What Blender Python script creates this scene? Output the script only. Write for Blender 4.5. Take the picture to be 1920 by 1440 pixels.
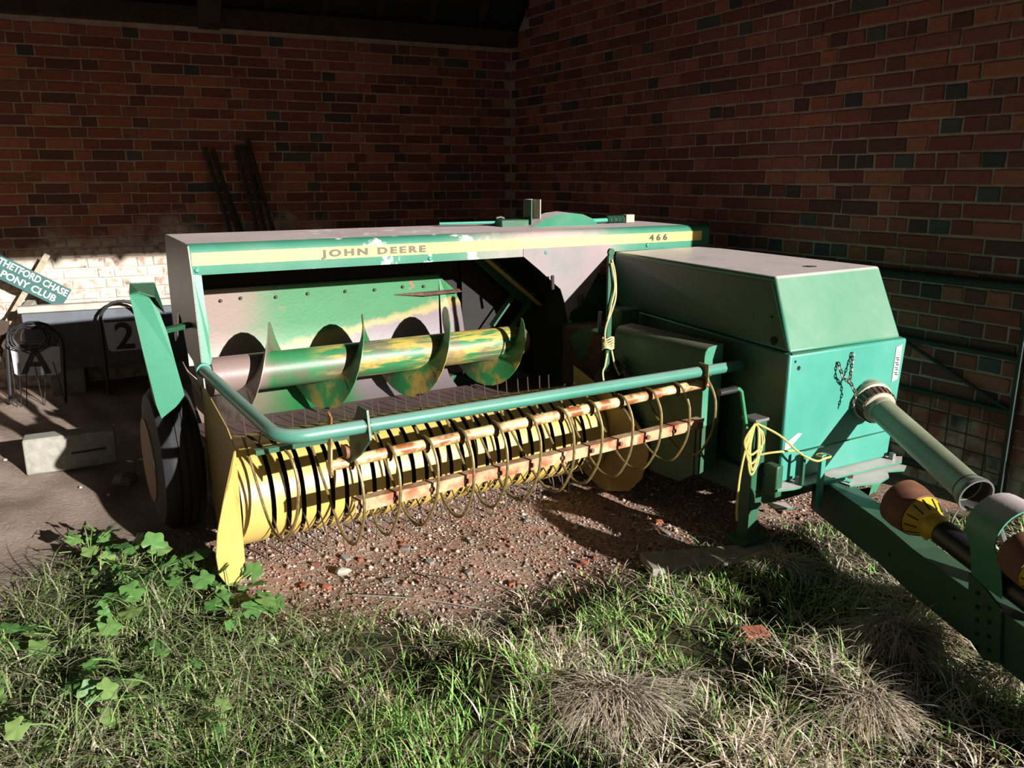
import bpy, bmesh, math, random
import numpy as np
from mathutils import Vector, Matrix, Quaternion
random.seed(7); rng = np.random.default_rng(7)
for o in list(bpy.data.objects): bpy.data.objects.remove(o)
S = bpy.context.scene; COL = S.collection
R = math.radians
# ------------------------------------------------------------------ camera
FPX, HOR, CAMH = 1560.0, 332.0, 1.6
PITCH = math.atan((720-HOR)/FPX)
cam = bpy.data.cameras.new('camera'); cam.sensor_width = 36; cam.lens = FPX/1920*36; cam.clip_start = .05; cam.clip_end = 200
co = bpy.data.objects.new('camera', cam); COL.objects.link(co)
co.location = (0, 0, CAMH); co.rotation_euler = (math.pi/2-PITCH, 0, 0); S.camera = co
def proj(P):
    d = Vector(P)-Vector((0, 0, CAMH)); c, s = math.cos(PITCH), math.sin(PITCH)
    Z = d.y*c-d.z*s; U = d.y*s+d.z*c
    if Z < .1: return (-9e3, -9e3)
    return (960+FPX*d.x/Z, 720-FPX*U/Z)
# ------------------------------------------------------------------ light
SUN_AZ, SUN_EL = 44.5, 16.5        # degrees to the right of straight behind the camera, height above the horizon
w = bpy.data.worlds.new('sky'); S.world = w; w.use_nodes = True
nt = w.node_tree; nt.nodes.clear()
sky = nt.nodes.new('ShaderNodeTexSky'); sky.sky_type = 'NISHITA'; sky.sun_disc = False
sky.sun_elevation = R(SUN_EL); sky.sun_rotation = R(180-SUN_AZ); sky.air_density = 1.0; sky.dust_density = 1.5
bg = nt.nodes.new('ShaderNodeBackground'); bg.inputs[1].default_value = .034
wo = nt.nodes.new('ShaderNodeOutputWorld'); nt.links.new(sky.outputs[0], bg.inputs[0]); nt.links.new(bg.outputs[0], wo.inputs[0])
sun = bpy.data.lights.new('sun', 'SUN'); sun.energy = 13.0; sun.angle = R(.55); sun.color = (1, .965, .925)
so = bpy.data.objects.new('sun', sun); COL.objects.link(so); so.location = (12, -15, 6)
sd = Vector((-math.sin(R(SUN_AZ))*math.cos(R(SUN_EL)), math.cos(R(SUN_AZ))*math.cos(R(SUN_EL)), -math.sin(R(SUN_EL))))
so.rotation_mode = 'QUATERNION'; so.rotation_quaternion = sd.to_track_quat('-Z', 'Y')
vs = S.view_settings; vs.view_transform = 'Standard'; vs.look = 'None'; vs.gamma = 1; vs.exposure = 0.0; vs.use_curve_mapping = False

# ------------------------------------------------------------------ materials
ALB = .66       # overall darkening of the paint and soil tints
def lin(c, k=None):
    if isinstance(c, str): c = tuple(int(c[i:i+2], 16)/255 for i in (0, 2, 4))
    return tuple((v/12.92 if v <= .04045 else ((v+.055)/1.055)**2.4)*(ALB if k is None else k) for v in c)+(1,)
class NT:
    def __init__(s, name):
        s.m = bpy.data.materials.new(name); s.m.use_nodes = True; s.t = s.m.node_tree
        s.b = s.t.nodes['Principled BSDF']
    def n(s, ty, **k):
        x = s.t.nodes.new('ShaderNode'+ty)
        for a, v in k.items():
            if a.startswith('i_'):
                key = a[2:]; key = int(key) if key.isdigit() else key
                x.inputs[key].default_value = v
            else: setattr(x, a, v)
        return x
    def l(s, a, b): s.t.links.new(a, b)
    def coord(s, sc=(1, 1, 1), loc=(0, 0, 0), kind='Object'):
        tc = s.n('TexCoord'); mp = s.n('Mapping'); mp.inputs['Scale'].default_value = sc; mp.inputs['Location'].default_value = loc
        s.l(tc.outputs[kind], mp.inputs[0]); return mp.outputs[0]
    def noise(s, scale, lo, hi, sc=(1, 1, 1), loc=(0, 0, 0), det=5, kind='Object', rough=.6):
        x = s.n('TexNoise'); x.inputs['Scale'].default_value = scale; x.inputs['Detail'].default_value = det; x.inputs['Roughness'].default_value = rough
        s.l(s.coord(sc, loc, kind), x.inputs['Vector'])
        r = s.n('MapRange'); r.inputs[1].default_value = lo; r.inputs[2].default_value = hi
        s.l(x.outputs['Fac'], r.inputs[0]); return r.outputs[0]
    def mul(s, a, b, op='MULTIPLY'):
        x = s.n('Math', operation=op, use_clamp=True)
        for i, v in enumerate((a, b)):
            if isinstance(v, (int, float)): x.inputs[i].default_value = v
            else: s.l(v, x.inputs[i])
        return x.outputs[0]
    def mix(s, f, a, b):
        x = s.n('Mix', data_type='RGBA')
        for sk, v in ((x.inputs[0], f), (x.inputs[6], a), (x.inputs[7], b)):
            if hasattr(v, 'links') or hasattr(v, 'is_linked'): s.l(v, sk)
            else: sk.default_value = v
        return x.outputs[2]
    def axis(s, ax, a, b, kind='Object'):
        tc = s.n('TexCoord'); sp = s.n('SeparateXYZ'); s.l(tc.outputs[kind], sp.inputs[0])
        r = s.n('MapRange', interpolation_type='SMOOTHSTEP'); r.inputs[1].default_value = a; r.inputs[2].default_value = b
        s.l(sp.outputs[ax], r.inputs[0]); return r.outputs[0]
    def up(s, a=.5, b=.95):
        g = s.n('NewGeometry'); sp = s.n('SeparateXYZ'); s.l(g.outputs['Normal'], sp.inputs[0])
        r = s.n('MapRange'); r.inputs[1].default_value = a; r.inputs[2].default_value = b; s.l(sp.outputs[2], r.inputs[0]); return r.outputs[0]
    def bump(s, h, strength=.3, dist=.01):
        x = s.n('Bump'); x.inputs['Strength'].default_value = strength; x.inputs['Distance'].default_value = dist
        s.l(h, x.inputs['Height']); s.l(x.outputs[0], s.b.inputs['Normal'])
    def done(s, col, rough=.5, metal=0, spec=None):
        if hasattr(col, 'is_linked'): s.l(col, s.b.inputs['Base Color'])
        else: s.b.inputs['Base Color'].default_value = col
        s.b.inputs['Roughness'].default_value = rough; s.b.inputs['Metallic'].default_value = metal
        if spec is not None: s.b.inputs['Specular IOR Level'].default_value = spec
        return s.m
def plain(name, c, rough=.6, metal=0, var=.12, scale=18, spec=None):
    t = NT(name); c = lin(c)
    d = tuple(v*(1-var*2) for v in c[:3])+(1,)
    return t.done(t.mix(t.noise(scale, .35, .65), c, d), rough, metal, spec)
def paint(name, c, rust='5a3a28', rust_amt=.0, dust=None, dust_up=0., fade=None, rough=.42, extra=None, spec=.4):
    """weathered paint: faded patches, dust lying on upward faces, rust specks"""
    t = NT(name); col = lin(c)
    f2 = lin(fade) if fade else tuple(v*.8 for v in col[:3])+(1,)
    col = t.mix(t.noise(3.5, .35, .7), col, f2)
    if extra: col = extra(t, col)
    if dust:
        if dust_up: col = t.mix(t.mul(t.up(), t.mul(t.noise(5, -.3, .5, loc=(3, 1, 2)), dust_up)), col, lin(dust))
        col = t.mix(t.mul(t.noise(2.2, .5, .75, loc=(5, 5, 5)), .12), col, lin(dust))
    if rust_amt: col = t.mix(t.mul(t.noise(26, .62, .68, loc=(1, 7, 3), det=8), t.noise(4, .35, .6)) if rust_amt < 1 else t.noise(14, .45, .6, det=8), col, lin(rust))
    t.bump(t.noise(60, .3, .7), .06, .004)
    return t.done(col, rough, 0, spec)
GREEN, TEAL, DGREEN = '378257', '378262', '27583d'
def droppings(t, col):
    m = t.mul(t.mul(t.noise(9, .565, .62, sc=(1, 1, .5), loc=(2, 9, 1), det=6), t.axis(0, .45, .8)), t.mul(t.axis(0, 1.75, 1.2), .9))
    return t.mix(m, col, lin('e6e0dc'))
def dropdust(t, col):
    col = t.mix(t.mul(t.mul(t.noise(2.5, .3, .55, loc=(4, 4, 4)), t.axis(0, 1.2, 1.8)), t.mul(t.axis(0, 2.6, 2.1), .85)), col, lin('b79c96'))
    return droppings(t, col)
def dusty_face(t, col): return t.mix(t.mul(t.noise(3, .2, .6), .9), col, lin('9c8486'))
def yellow_wear(t, col):
    a = t.noise(7, .47, .56, sc=(.6, 3, 3), loc=(1, 3, 8), det=7)
    col = t.mix(t.mul(a, t.mul(t.axis(0, .55, .75), 1)), col, lin('b9a24c'))
    col = t.mix(t.mul(t.mul(t.noise(9, .5, .56, sc=(.35, 6, 6), loc=(4, 0, 8), det=7), t.axis(0, 1.0, 1.4)), .8), col, lin('c0a95c'))
    col = t.mix(t.mul(t.noise(3, .5, .62, loc=(0, 2, 2)), .7), col, lin('6d5a52'))
    return t.mix(t.mul(t.axis(0, .40, .33), t.noise(4, .1, .4)), col, lin('8a756e'))
def flight_wear(t, col):
    col = t.mix(t.mul(t.axis(0, .62, .3), .85), col, lin('8d7a72'))
    col = t.mix(t.mul(t.noise(6, .5, .6, loc=(3, 3, 3), det=6), t.axis(0, .5, .7)), col, lin('a8904a'))
    return t.mix(t.mul(t.noise(5, .55, .65, loc=(7, 3, 3)), .8), col, lin('6b5248'))
def panel_wear(t, col):
    # dusty left side, a worn band to bare yellow primer and greyish metal rising to the right
    col = t.mix(t.mul(t.noise(2.0, .2, .5, loc=(1, 1, 1)), t.axis(0, .62, .30)), col, lin('826d62'))
    tc = t.n('TexCoord'); sp = t.n('SeparateXYZ'); t.l(tc.outputs['Object'], sp.inputs[0])
    ln = t.n('Math', operation='MULTIPLY_ADD'); t.l(sp.outputs[0], ln.inputs[0]); ln.inputs[1].default_value = -.17; t.l(sp.outputs[2], ln.inputs[2])
    nz = t.n('Math', operation='MULTIPLY_ADD'); t.l(t.noise(8, .3, .7), nz.inputs[0]); nz.inputs[1].default_value = .05; t.l(ln.outputs[0], nz.inputs[2])
    def band(a, b):
        r = t.n('MapRange'); r.inputs[1].default_value = a; r.inputs[2].default_value = b; t.l(nz.outputs[0], r.inputs[0]); return r.outputs[0]
    col = t.mix(t.mul(t.mul(t.mul(band(.68, .65), band(.52, .60)), t.axis(0, .35, .55)), .9), col, lin('a08e58'))
    col = t.mix(t.mul(t.mul(band(.635, .61), t.axis(0, .8, 1.0)), .95), col, lin('736469'))
    return t.mix(t.mul(t.noise(11, .63, .67, loc=(9, 1, 4)), t.axis(2, .9, 1.0)), col, lin('a2513a'))
M = {}
M['teal'] = paint('weathered teal green paint', TEAL, fade='428a6c', dust='e0d2ce', dust_up=1.0)
M['teal2'] = paint('faded sea green paint', '3c8f7c', fade='4a9a88', dust='a9b7ae')
M['hood_front'] = paint('hood front paint', '33785f', fade='43836c', dust='b3a8a4', extra=dropdust, rough=.6, spec=.25)
M['hood_top'] = paint('dust covered hood paint', 'bba9a6', fade='c8b8b4', extra=droppings, rough=.8)
M['green'] = paint('green machine paint', GREEN, fade='3c9a62', rust_amt=.5, dust='8a8f78')
M['dgreen'] = paint('dark green machine paint', DGREEN, fade='2a5c40', rust_amt=.5, dust='75806c', dust_up=.25)
M['shade_green'] = paint('grimy green paint with side shade painted in', '2f5f45', fade='3d5a40', dust='7d7868', dust_up=.7, rust_amt=.5)  # darker green puts the shade on the side into the paint, with grime
M['panel'] = paint('worn auger back panel', '1f733f', fade='1d6838', extra=panel_wear)
M['flight'] = paint('worn auger flighting', '2f7d46', fade='37884b', extra=flight_wear, rust_amt=.5)
M['auger'] = paint('worn auger tube', '2f7447', fade='357d4c', extra=yellow_wear, rough=.45)
M['gusset'] = paint('dusty gusset plate', '6b7772', fade='808683', extra=dusty_face)
M['sideplate'] = paint('grimy side plate', '4c574b', fade='5d5a4c', rust_amt=.5)
M['pipe'] = paint('teal guard pipe paint', '3a7f6c', fade='478a78', dust='a8b0aa', dust_up=.4)
M['trough'] = paint('polished brown trough floor', '6d5654', fade='5b4745', rust_amt=.5, rust='3e2c26', rough=.5)
M['yellow'] = paint('yellow stripper paint', 'cdae5e', fade='d4b96c', rust_amt=.5, rust='8a4a20')
M['yellow_dull'] = paint('dulled yellow paint', 'bd9f60', fade='ae9056', rust_amt=.5, rust='8a4a20', dust='ab9772')
M['cream'] = paint('pale yellow tube paint', 'dccb98', fade='d0bc86', rust='9a5a30', rust_amt=1)
M['rusty'] = paint('rusty yellow bar', 'c2a580', fade='b28a64', rust='9a5c3c', rust_amt=1, rough=.8)
M['wire'] = plain('rusty tine wire', '9a8552', .5, .3, .25, 40)
M['tine'] = plain('bare tine steel', '7a6a5e', .45, .6, .2)
M['stripe'] = paint('yellow hood stripe', 'dccb6a', fade='e0d27a', extra=lambda t, c: t.mix(t.mul(t.mul(t.noise(2.5, .3, .5, loc=(4, 4, 4)), t.axis(0, 1.5, 1.9)), t.mul(t.axis(0, 2.45, 2.2), .75)), c, lin('c9a184')))
M['letter'] = plain('faded black lettering', '6d6458', .7)
M['letter_dark'] = plain('black lettering', '38362c', .7)
M['black'] = plain('black void', '0b0b0b', .9)
M['rubber'] = plain('tyre rubber', '26272a', .8, 0, .2, 30)
M['rim'] = plain('faded orange yellow rim', '8f6a35', .7, 0, .2, 12)
M['steel'] = plain('dull grey steel', '8c8c88', .5, .5)
M['rust'] = plain('brown rust', '6a4536', .85, 0, .3, 25)
M['rustcone'] = plain('rust brown guard cone', '8a5a40', .7, 0, .25, 14)
M['coneyellow'] = plain('bright yellow plastic', 'd8b41e', .45, 0, .1)
M['blackplastic'] = plain('black plastic tube', '2a2a2c', .4, 0, .1)
M['beige'] = plain('beige grey plastic guard', 'b4ad96', .5, 0, .12, 9)
M['beige_green'] = plain('aged pale guard tube', '9aa184', .45, 0, .15, 5)
M['white'] = plain('white label', 'd8d6d0', .6)
M['bolt'] = plain('dark bolt', '4a443c', .6, .4)
M['chamber_shade'] = plain('black for deep chamber shade', '171411', .85, 0, .2, 8)  # black stands in for shade deep inside the hood and chamber
M['dinside'] = plain('grimy inside metal', '2d2a24', .8, 0, .25, 6)
M['twine'] = plain('yellow polypropylene twine', 'c9bb6a', .6, 0, .1)
M['twine_pale'] = plain('weathered pale twine', 'c8c08a', .7, 0, .12)
M['chain'] = plain('galvanised chain', '77736a', .45, .6)
M['gate'] = plain('old dark green gate paint', '23352c', .7, 0, .2, 15)
M['concrete'] = plain('pale concrete', '9d9a8e', .95, 0, .15, 24)
M['manger'] = plain('whitewashed concrete', 'b9b3a6', .95, 0, .12, 9)
M['shade_grey'] = plain('trough side greyed for shade', '62666e', .9, 0, .12, 9)  # grey puts the baler's shade into the colour of the trough front
M['stone'] = plain('grey field stone', '858078', .95, 0, .15, 20)
M['signgreen'] = plain('dark teal sign board', '1f5a55', .5, 0, .06)
M['signgrey'] = plain('white plastic marker', 'b5b8c0', .5, 0, .06)
M['navy'] = plain('dark blue band', '1c2748', .5)
M['softblack'] = plain('black frame', '17181b', .6)
M['wood'] = plain('weathered stake wood', 'b3a58f', .9, 0, .2, 20)
M['pole'] = plain('dark weathered pole', '3c3936', .9, 0, .2, 12)
M['plank'] = plain('grey weathered plank', 'a39d90', .9, 0, .2, 20)
M['felt'] = plain('dark roofing felt', '2c2d33', .95, 0, .15, 4)
M['timber'] = plain('old dark roof timber', '4a3a2c', .95, 0, .2, 8)
M['mortar'] = plain('lime mortar', '8a7566', 1, 0, .12, 25)
M['leaf'] = None
def brick_mat(name, src):
    t = NT(name); a = t.n('Attribute', attribute_name='tone', attribute_type=src)
    rp = t.n('ValToRGB'); cr = rp.color_ramp; cr.interpolation = 'CONSTANT'
    pal = [(0, '7d3f2c'), (.12, '8a4732'), (.24, '733827'), (.38, '94513a'), (.5, '6a3429'), (.6, '7b4534'), (.7, '56322b'), (.8, '63392e'), (.87, '3d3234'), (.93, '3f4644'), (.97, '2f3640')]
    while len(cr.elements) < len(pal): cr.elements.new(.5)
    for e, (p, c) in zip(cr.elements, pal): e.position = p; q = lin(c, 1.1); gy_ = sum(q[:3])/3; e.color = tuple(v*.82+gy_*.18*1.1 for v in q[:3])+(1,)
    t.l(a.outputs['Fac'], rp.inputs[0])
    col = t.mix(t.noise(22, .35, .7, det=6), rp.outputs[0], lin('4d2a22'))
    col = t.mix(.72, col, rp.outputs[0])
    # old limewash on the lower courses
    g = t.n('NewGeometry'); sp = t.n('SeparateXYZ'); t.l(g.outputs['Position'], sp.inputs[0])
    nz = t.n('TexNoise'); nz.inputs['Scale'].default_value = 3.5; nz.inputs['Detail'].default_value = 6; t.l(g.outputs['Position'], nz.inputs['Vector'])
    ad = t.n('Math', operation='MULTIPLY_ADD'); t.l(nz.outputs[0], ad.inputs[0]); ad.inputs[1].default_value = -.9; t.l(sp.outputs[2], ad.inputs[2])
    xr = t.n('MapRange'); xr.inputs[1].default_value = -.8; xr.inputs[2].default_value = -1.6; xr.inputs[3].default_value = -.85; xr.inputs[4].default_value = .0; t.l(sp.outputs[0], xr.inputs[0])
    ad2 = t.n('Math', operation='SUBTRACT'); t.l(ad.outputs[0], ad2.inputs[0]); t.l(xr.outputs[0], ad2.inputs[1])
    mr = t.n('MapRange'); mr.inputs[1].default_value = .80; mr.inputs[2].default_value = .58; t.l(ad2.outputs[0], mr.inputs[0])
    n2 = t.n('TexNoise'); n2.inputs['Scale'].default_value = 16; n2.inputs['Detail'].default_value = 6; t.l(g.outputs['Position'], n2.inputs['Vector'])
    m2 = t.n('MapRange'); m2.inputs[1].default_value = .28; m2.inputs[2].default_value = .5; t.l(n2.outputs[0], m2.inputs[0])
    col = t.mix(t.mul(mr.outputs[0], m2.outputs[0]), col, lin('cdbfae'))
    t.bump(t.noise(90, .3, .7), .35, .004)
    return t.done(col, .92)
M['brick'] = brick_mat('old red brick', 'OBJECT'); M['brickm'] = brick_mat('old red brick courses', 'GEOMETRY')
def mortar_mat():
    t = NT('brick wall mortar'); g = t.n('NewGeometry'); sp = t.n('SeparateXYZ'); t.l(g.outputs['Position'], sp.inputs[0])
    mr = t.n('MapRange'); mr.inputs[1].default_value = 1.15; mr.inputs[2].default_value = .85; t.l(sp.outputs[2], mr.inputs[0])
    xr = t.n('MapRange'); xr.inputs[1].default_value = -.8; xr.inputs[2].default_value = -1.6; t.l(sp.outputs[0], xr.inputs[0])
    col = t.mix(t.mul(mr.outputs[0], xr.outputs[0]), t.mix(t.noise(12, .3, .7), lin('9a8a7e', 1.15), lin('7b6d63', 1.15)), lin('c4b8aa'))
    t.bump(t.noise(120, .3, .7), .4, .004)
    return t.done(col, 1)
M['wallcore'] = mortar_mat()

# ------------------------------------------------------------------ geometry helpers
V = Vector
class MB:
    def __init__(s): s.v = []; s.f = []
    def add(s, vs, fs):
        o = len(s.v); s.v += [tuple(p) for p in vs]; s.f += [tuple(i+o for i in f) for f in fs]; return s
    def hexa(s, p):   # 4 bottom (ccw), 4 top
        return s.add(p, [(3, 2, 1, 0), (4, 5, 6, 7), (0, 1, 5, 4), (1, 2, 6, 5), (2, 3, 7, 6), (3, 0, 4, 7)])
    def box(s, x0, x1, y0, y1, z0, z1):
        return s.hexa([(x0, y0, z0), (x1, y0, z0), (x1, y1, z0), (x0, y1, z0), (x0, y0, z1), (x1, y0, z1), (x1, y1, z1), (x0, y1, z1)])
    def beam(s, a, b, wd, ht, up=(0, 0, 1)):
        a, b = V(a), V(b); d = (b-a).normalized(); sx = d.cross(V(up)).normalized()*wd/2; uz = sx.cross(d).normalized()*ht/2
        return s.hexa([a-sx-uz, a+sx-uz, b+sx-uz, b-sx-uz, a-sx+uz, a+sx+uz, b+sx+uz, b-sx+uz])
    def prism(s, poly, off):
        n = len(poly); off = V(off)
        return s.add([V(p) for p in poly]+[V(p)+off for p in poly], [tuple(range(n))[::-1], tuple(range(n, 2*n))]+[(i, (i+1) % n, (i+1) % n+n, i+n) for i in range(n)])
    def sheet(s, prof, x0, x1, th):   # profile of (y,z) swept along x with thickness
        pts = [V((0, y, z)) for y, z in prof]; nm = []
        for i in range(len(pts)):
            d = (pts[min(i+1, len(pts)-1)]-pts[max(i-1, 0)]).normalized(); nm.append(V((0, -d.z, d.y)))
        a = pts; b = [p+n*th for p, n in zip(pts, nm)]; n = len(a)
        vs = [p+V((x0, 0, 0)) for p in a]+[p+V((x0, 0, 0)) for p in b]+[p+V((x1, 0, 0)) for p in a]+[p+V((x1, 0, 0)) for p in b]
        fs = []
        for i in range(n-1):
            fs += [(i, i+1, 2*n+i+1, 2*n+i), (n+i+1, n+i, 3*n+i, 3*n+i+1), (i+1, i, n+i, n+i+1), (2*n+i, 2*n+i+1, 3*n+i+1, 3*n+i)]
        fs += [(0, 2*n, 3*n, n), (n-1, 2*n-1, 4*n-1, 3*n-1)]
        return s.add(vs, fs)
    def tube(s, path, r, n=8, caps=True, closed=False):
        P = [V(p) for p in path]; m = len(P); rr = r if isinstance(r, (list, tuple)) else [r]*m
        T = [(P[(i+1) % m]-P[i-1]).normalized() if closed else (P[min(i+1, m-1)]-P[max(i-1, 0)]).normalized() for i in range(m)]
        u = T[0].orthogonal().normalized(); vs = []
        for i in range(m):
            if i: u = (T[i-1].rotation_difference(T[i]) @ u)
            u = (u-T[i]*u.dot(T[i])).normalized(); b = T[i].cross(u)
            vs += [P[i]+(u*math.cos(2*math.pi*k/n)+b*math.sin(2*math.pi*k/n))*rr[i] for k in range(n)]
        fs = [(i*n+k, i*n+(k+1) % n, (i+1) % m*n+(k+1) % n, (i+1) % m*n+k) for i in range(m if closed else m-1) for k in range(n)]
        if caps and not closed: fs += [tuple(range(n))[::-1], tuple(range((m-1)*n, m*n))]
        return s.add(vs, fs)
    def lathe(s, prof, org, ax, n=20, caps=True):   # prof of (t along axis, radius)
        ax = V(ax).normalized(); return s.tube([V(org)+ax*t for t, r in prof], [r for t, r in prof], n, caps) if len(set(t for t, r in prof)) == len(prof) else s._lathe(prof, org, ax, n, caps)
    def _lathe(s, prof, org, ax, n, caps):
        u = ax.orthogonal().normalized(); b = ax.cross(u); vs = []
        for t, r in prof: vs += [V(org)+ax*t+(u*math.cos(2*math.pi*k/n)+b*math.sin(2*math.pi*k/n))*r for k in range(n)]
        m = len(prof); fs = [(i*n+k, i*n+(k+1) % n, (i+1)*n+(k+1) % n, (i+1)*n+k) for i in range(m-1) for k in range(n)]
        if caps: fs += [tuple(range(n))[::-1], tuple(range((m-1)*n, m*n))]
        return s.add(vs, fs)
    def ball(s, c, r, sc=(1, 1, 1), seg=8, jit=0):
        vs = []; c = V(c); rings = seg//2
        for i in range(1, rings):
            for k in range(seg):
                a, b = math.pi*i/rings, 2*math.pi*k/seg; q = r*(1+random.uniform(-jit, jit))
                vs.append(c+V((math.sin(a)*math.cos(b)*sc[0], math.sin(a)*math.sin(b)*sc[1], math.cos(a)*sc[2]))*q)
        vs += [c+V((0, 0, r*sc[2])), c-V((0, 0, r*sc[2]))]; N = len(vs)
        fs = [((i)*seg+k, (i+1)*seg+k, (i+1)*seg+(k+1) % seg, i*seg+(k+1) % seg) for i in range(rings-2) for k in range(seg)]
        fs += [(N-2, k, (k+1) % seg) for k in range(seg)]+[(N-1, (rings-2)*seg+(k+1) % seg, (rings-2)*seg+k) for k in range(seg)]
        return s.add(vs, fs)
    def mesh(s, name, mat, smooth=35):
        me = bpy.data.meshes.new(name); me.from_pydata(s.v, [], s.f)
        bm = bmesh.new(); bm.from_mesh(me); bmesh.ops.recalc_face_normals(bm, faces=bm.faces); bm.to_mesh(me); bm.free()
        if smooth:
            me.polygons.foreach_set('use_smooth', [True]*len(me.polygons)); me.set_sharp_from_angle(angle=R(smooth))
        if mat: me.materials.append(mat)
        return me
    def build(s, name, mat, parent=None, bevel=0, smooth=35):
        return obj(name, s.mesh(name, M[mat] if isinstance(mat, str) else mat, smooth), parent, bevel)
def obj(name, me, parent=None, bevel=0):
    o = bpy.data.objects.new(name, me); COL.objects.link(o)
    if parent: o.parent = parent
    if bevel:
        b = o.modifiers.new('bevel', 'BEVEL'); b.width = bevel; b.segments = 3 if bevel > .01 else 2; b.limit_method = 'ANGLE'; b.angle_limit = R(40)
    return o
def tag(o, label=None, cat=None, group=None, kind=None):
    for k, v in (('label', label), ('category', cat), ('group', group), ('kind', kind)):
        if v: o[k] = v
    return o
def empty(name, loc=(0, 0, 0), rz=0, parent=None):
    o = bpy.data.objects.new(name, None); COL.objects.link(o); o.location = loc; o.rotation_euler = (0, 0, rz); o.empty_display_size = .1
    if parent: o.parent = parent
    return o
def copy_tree(o, parent=None):
    c = o.copy(); COL.objects.link(c); c.parent = parent
    for ch in list(o.children): copy_tree(ch, c)
    return c
def text_mesh(txt, size, mat, ext=.0015, space=1.0, ls=1.0, bold=0, align='LEFT'):
    cu = bpy.data.curves.new('lettering', 'FONT'); cu.body = txt; cu.size = size; cu.extrude = ext; cu.space_character = space; cu.space_line = ls; cu.offset = bold; cu.align_x = align
    cu.resolution_u = 4
    t = bpy.data.objects.new('tmp', cu); COL.objects.link(t); bpy.context.view_layer.update()
    me = bpy.data.meshes.new_from_object(t.evaluated_get(bpy.context.evaluated_depsgraph_get())); bpy.data.objects.remove(t)
    me.materials.clear(); me.materials.append(M[mat]); me.name = 'lettering'; return me
def letters(me, parent):   # one object for each character
    n = len(me.vertices); pa = list(range(n))
    def fd(i):
        while pa[i] != i: pa[i] = pa[pa[i]]; i = pa[i]
        return i
    for e in me.edges: pa[fd(e.vertices[0])] = fd(e.vertices[1])
    gs = {}
    for p in me.polygons: gs.setdefault(fd(p.vertices[0]), []).append(tuple(p.vertices))
    # touching hulls (front and back caps) are one character
    for k, fs in gs.items():
        ids = sorted({i for f in fs for i in f}); mp = {v: i for i, v in enumerate(ids)}
        m2 = bpy.data.meshes.new('letter'); m2.from_pydata([me.vertices[i].co[:] for i in ids], [], [tuple(mp[i] for i in f) for f in fs]); m2.materials.append(me.materials[0]); obj('letter', m2, parent)
def np_mesh(name, verts, faces, mat, cols=None, tone=None):
    verts = np.asarray(verts, np.float32); faces = np.asarray(faces, np.int32); k = faces.shape[1]
    me = bpy.data.meshes.new(name); me.vertices.add(len(verts)); me.vertices.foreach_set('co', verts.ravel())
    me.loops.add(faces.size); me.loops.foreach_set('vertex_index', faces.ravel())
    me.polygons.add(len(faces)); me.polygons.foreach_set('loop_start', np.arange(0, faces.size, k, dtype=np.int32)); me.polygons.foreach_set('loop_total', np.full(len(faces), k, np.int32))
    if cols is not None:
        a = me.attributes.new('tint', 'FLOAT_COLOR', 'POINT'); c = np.ones((len(verts), 4), np.float32); c[:, :3] = cols; a.data.foreach_set('color', c.ravel())
    me.update(calc_edges=True); me.validate()
    if mat: me.materials.append(mat)
    return me
def spline(pts, n=8):
    P = [V(p) for p in pts]; out = []
    for i in range(len(P)-1):
        a, b, c, d = P[max(i-1, 0)], P[i], P[i+1], P[min(i+2, len(P)-1)]
        for k in range(n):
            t = k/n; out.append(.5*((2*b)+(c-a)*t+(2*a-5*b+4*c-d)*t*t+(3*b-a-3*c+d)*t**3))
    return out+[P[-1]]
# END-HELPERS
# ------------------------------------------------------------------ the barn
CORNER = V((0, 8.1, 0)); ANG_R, ANG_B = R(29.8), R(65.6)
def gz(x, y):
    x = np.asarray(x, float); y = np.asarray(y, float)
    b = .008*np.sin(3.1*x+1.3*y)+.006*np.sin(7.3*x-5.1*y+1)+.005*np.sin(11.7*y+4.3*x)+.004*np.sin(23*x+17*y)
    front = np.clip((grass_line(x)-y)/.5, 0, 1)
    return b+front*(.03+.02*np.sin(5*x+2)*np.sin(6*y)+.012*np.sin(13*x+9*y)+.032*np.sin(7*x+1)*np.sin(8.5*y+.5))
GL = np.array([(-9, 2.2), (-2.08, 2.3), (-1.95, 2.75), (-1.86, 3.25), (-1.35, 3.28), (-1.05, 2.9), (-.9, 2.78), (-.22, 2.84), (0, 3.02), (.4, 3.2), (.83, 3.48), (1.37, 3.72), (2.2, 3.9), (9, 4.0)])
def grass_line(x): return np.interp(x, GL[:, 0], GL[:, 1])
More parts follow.
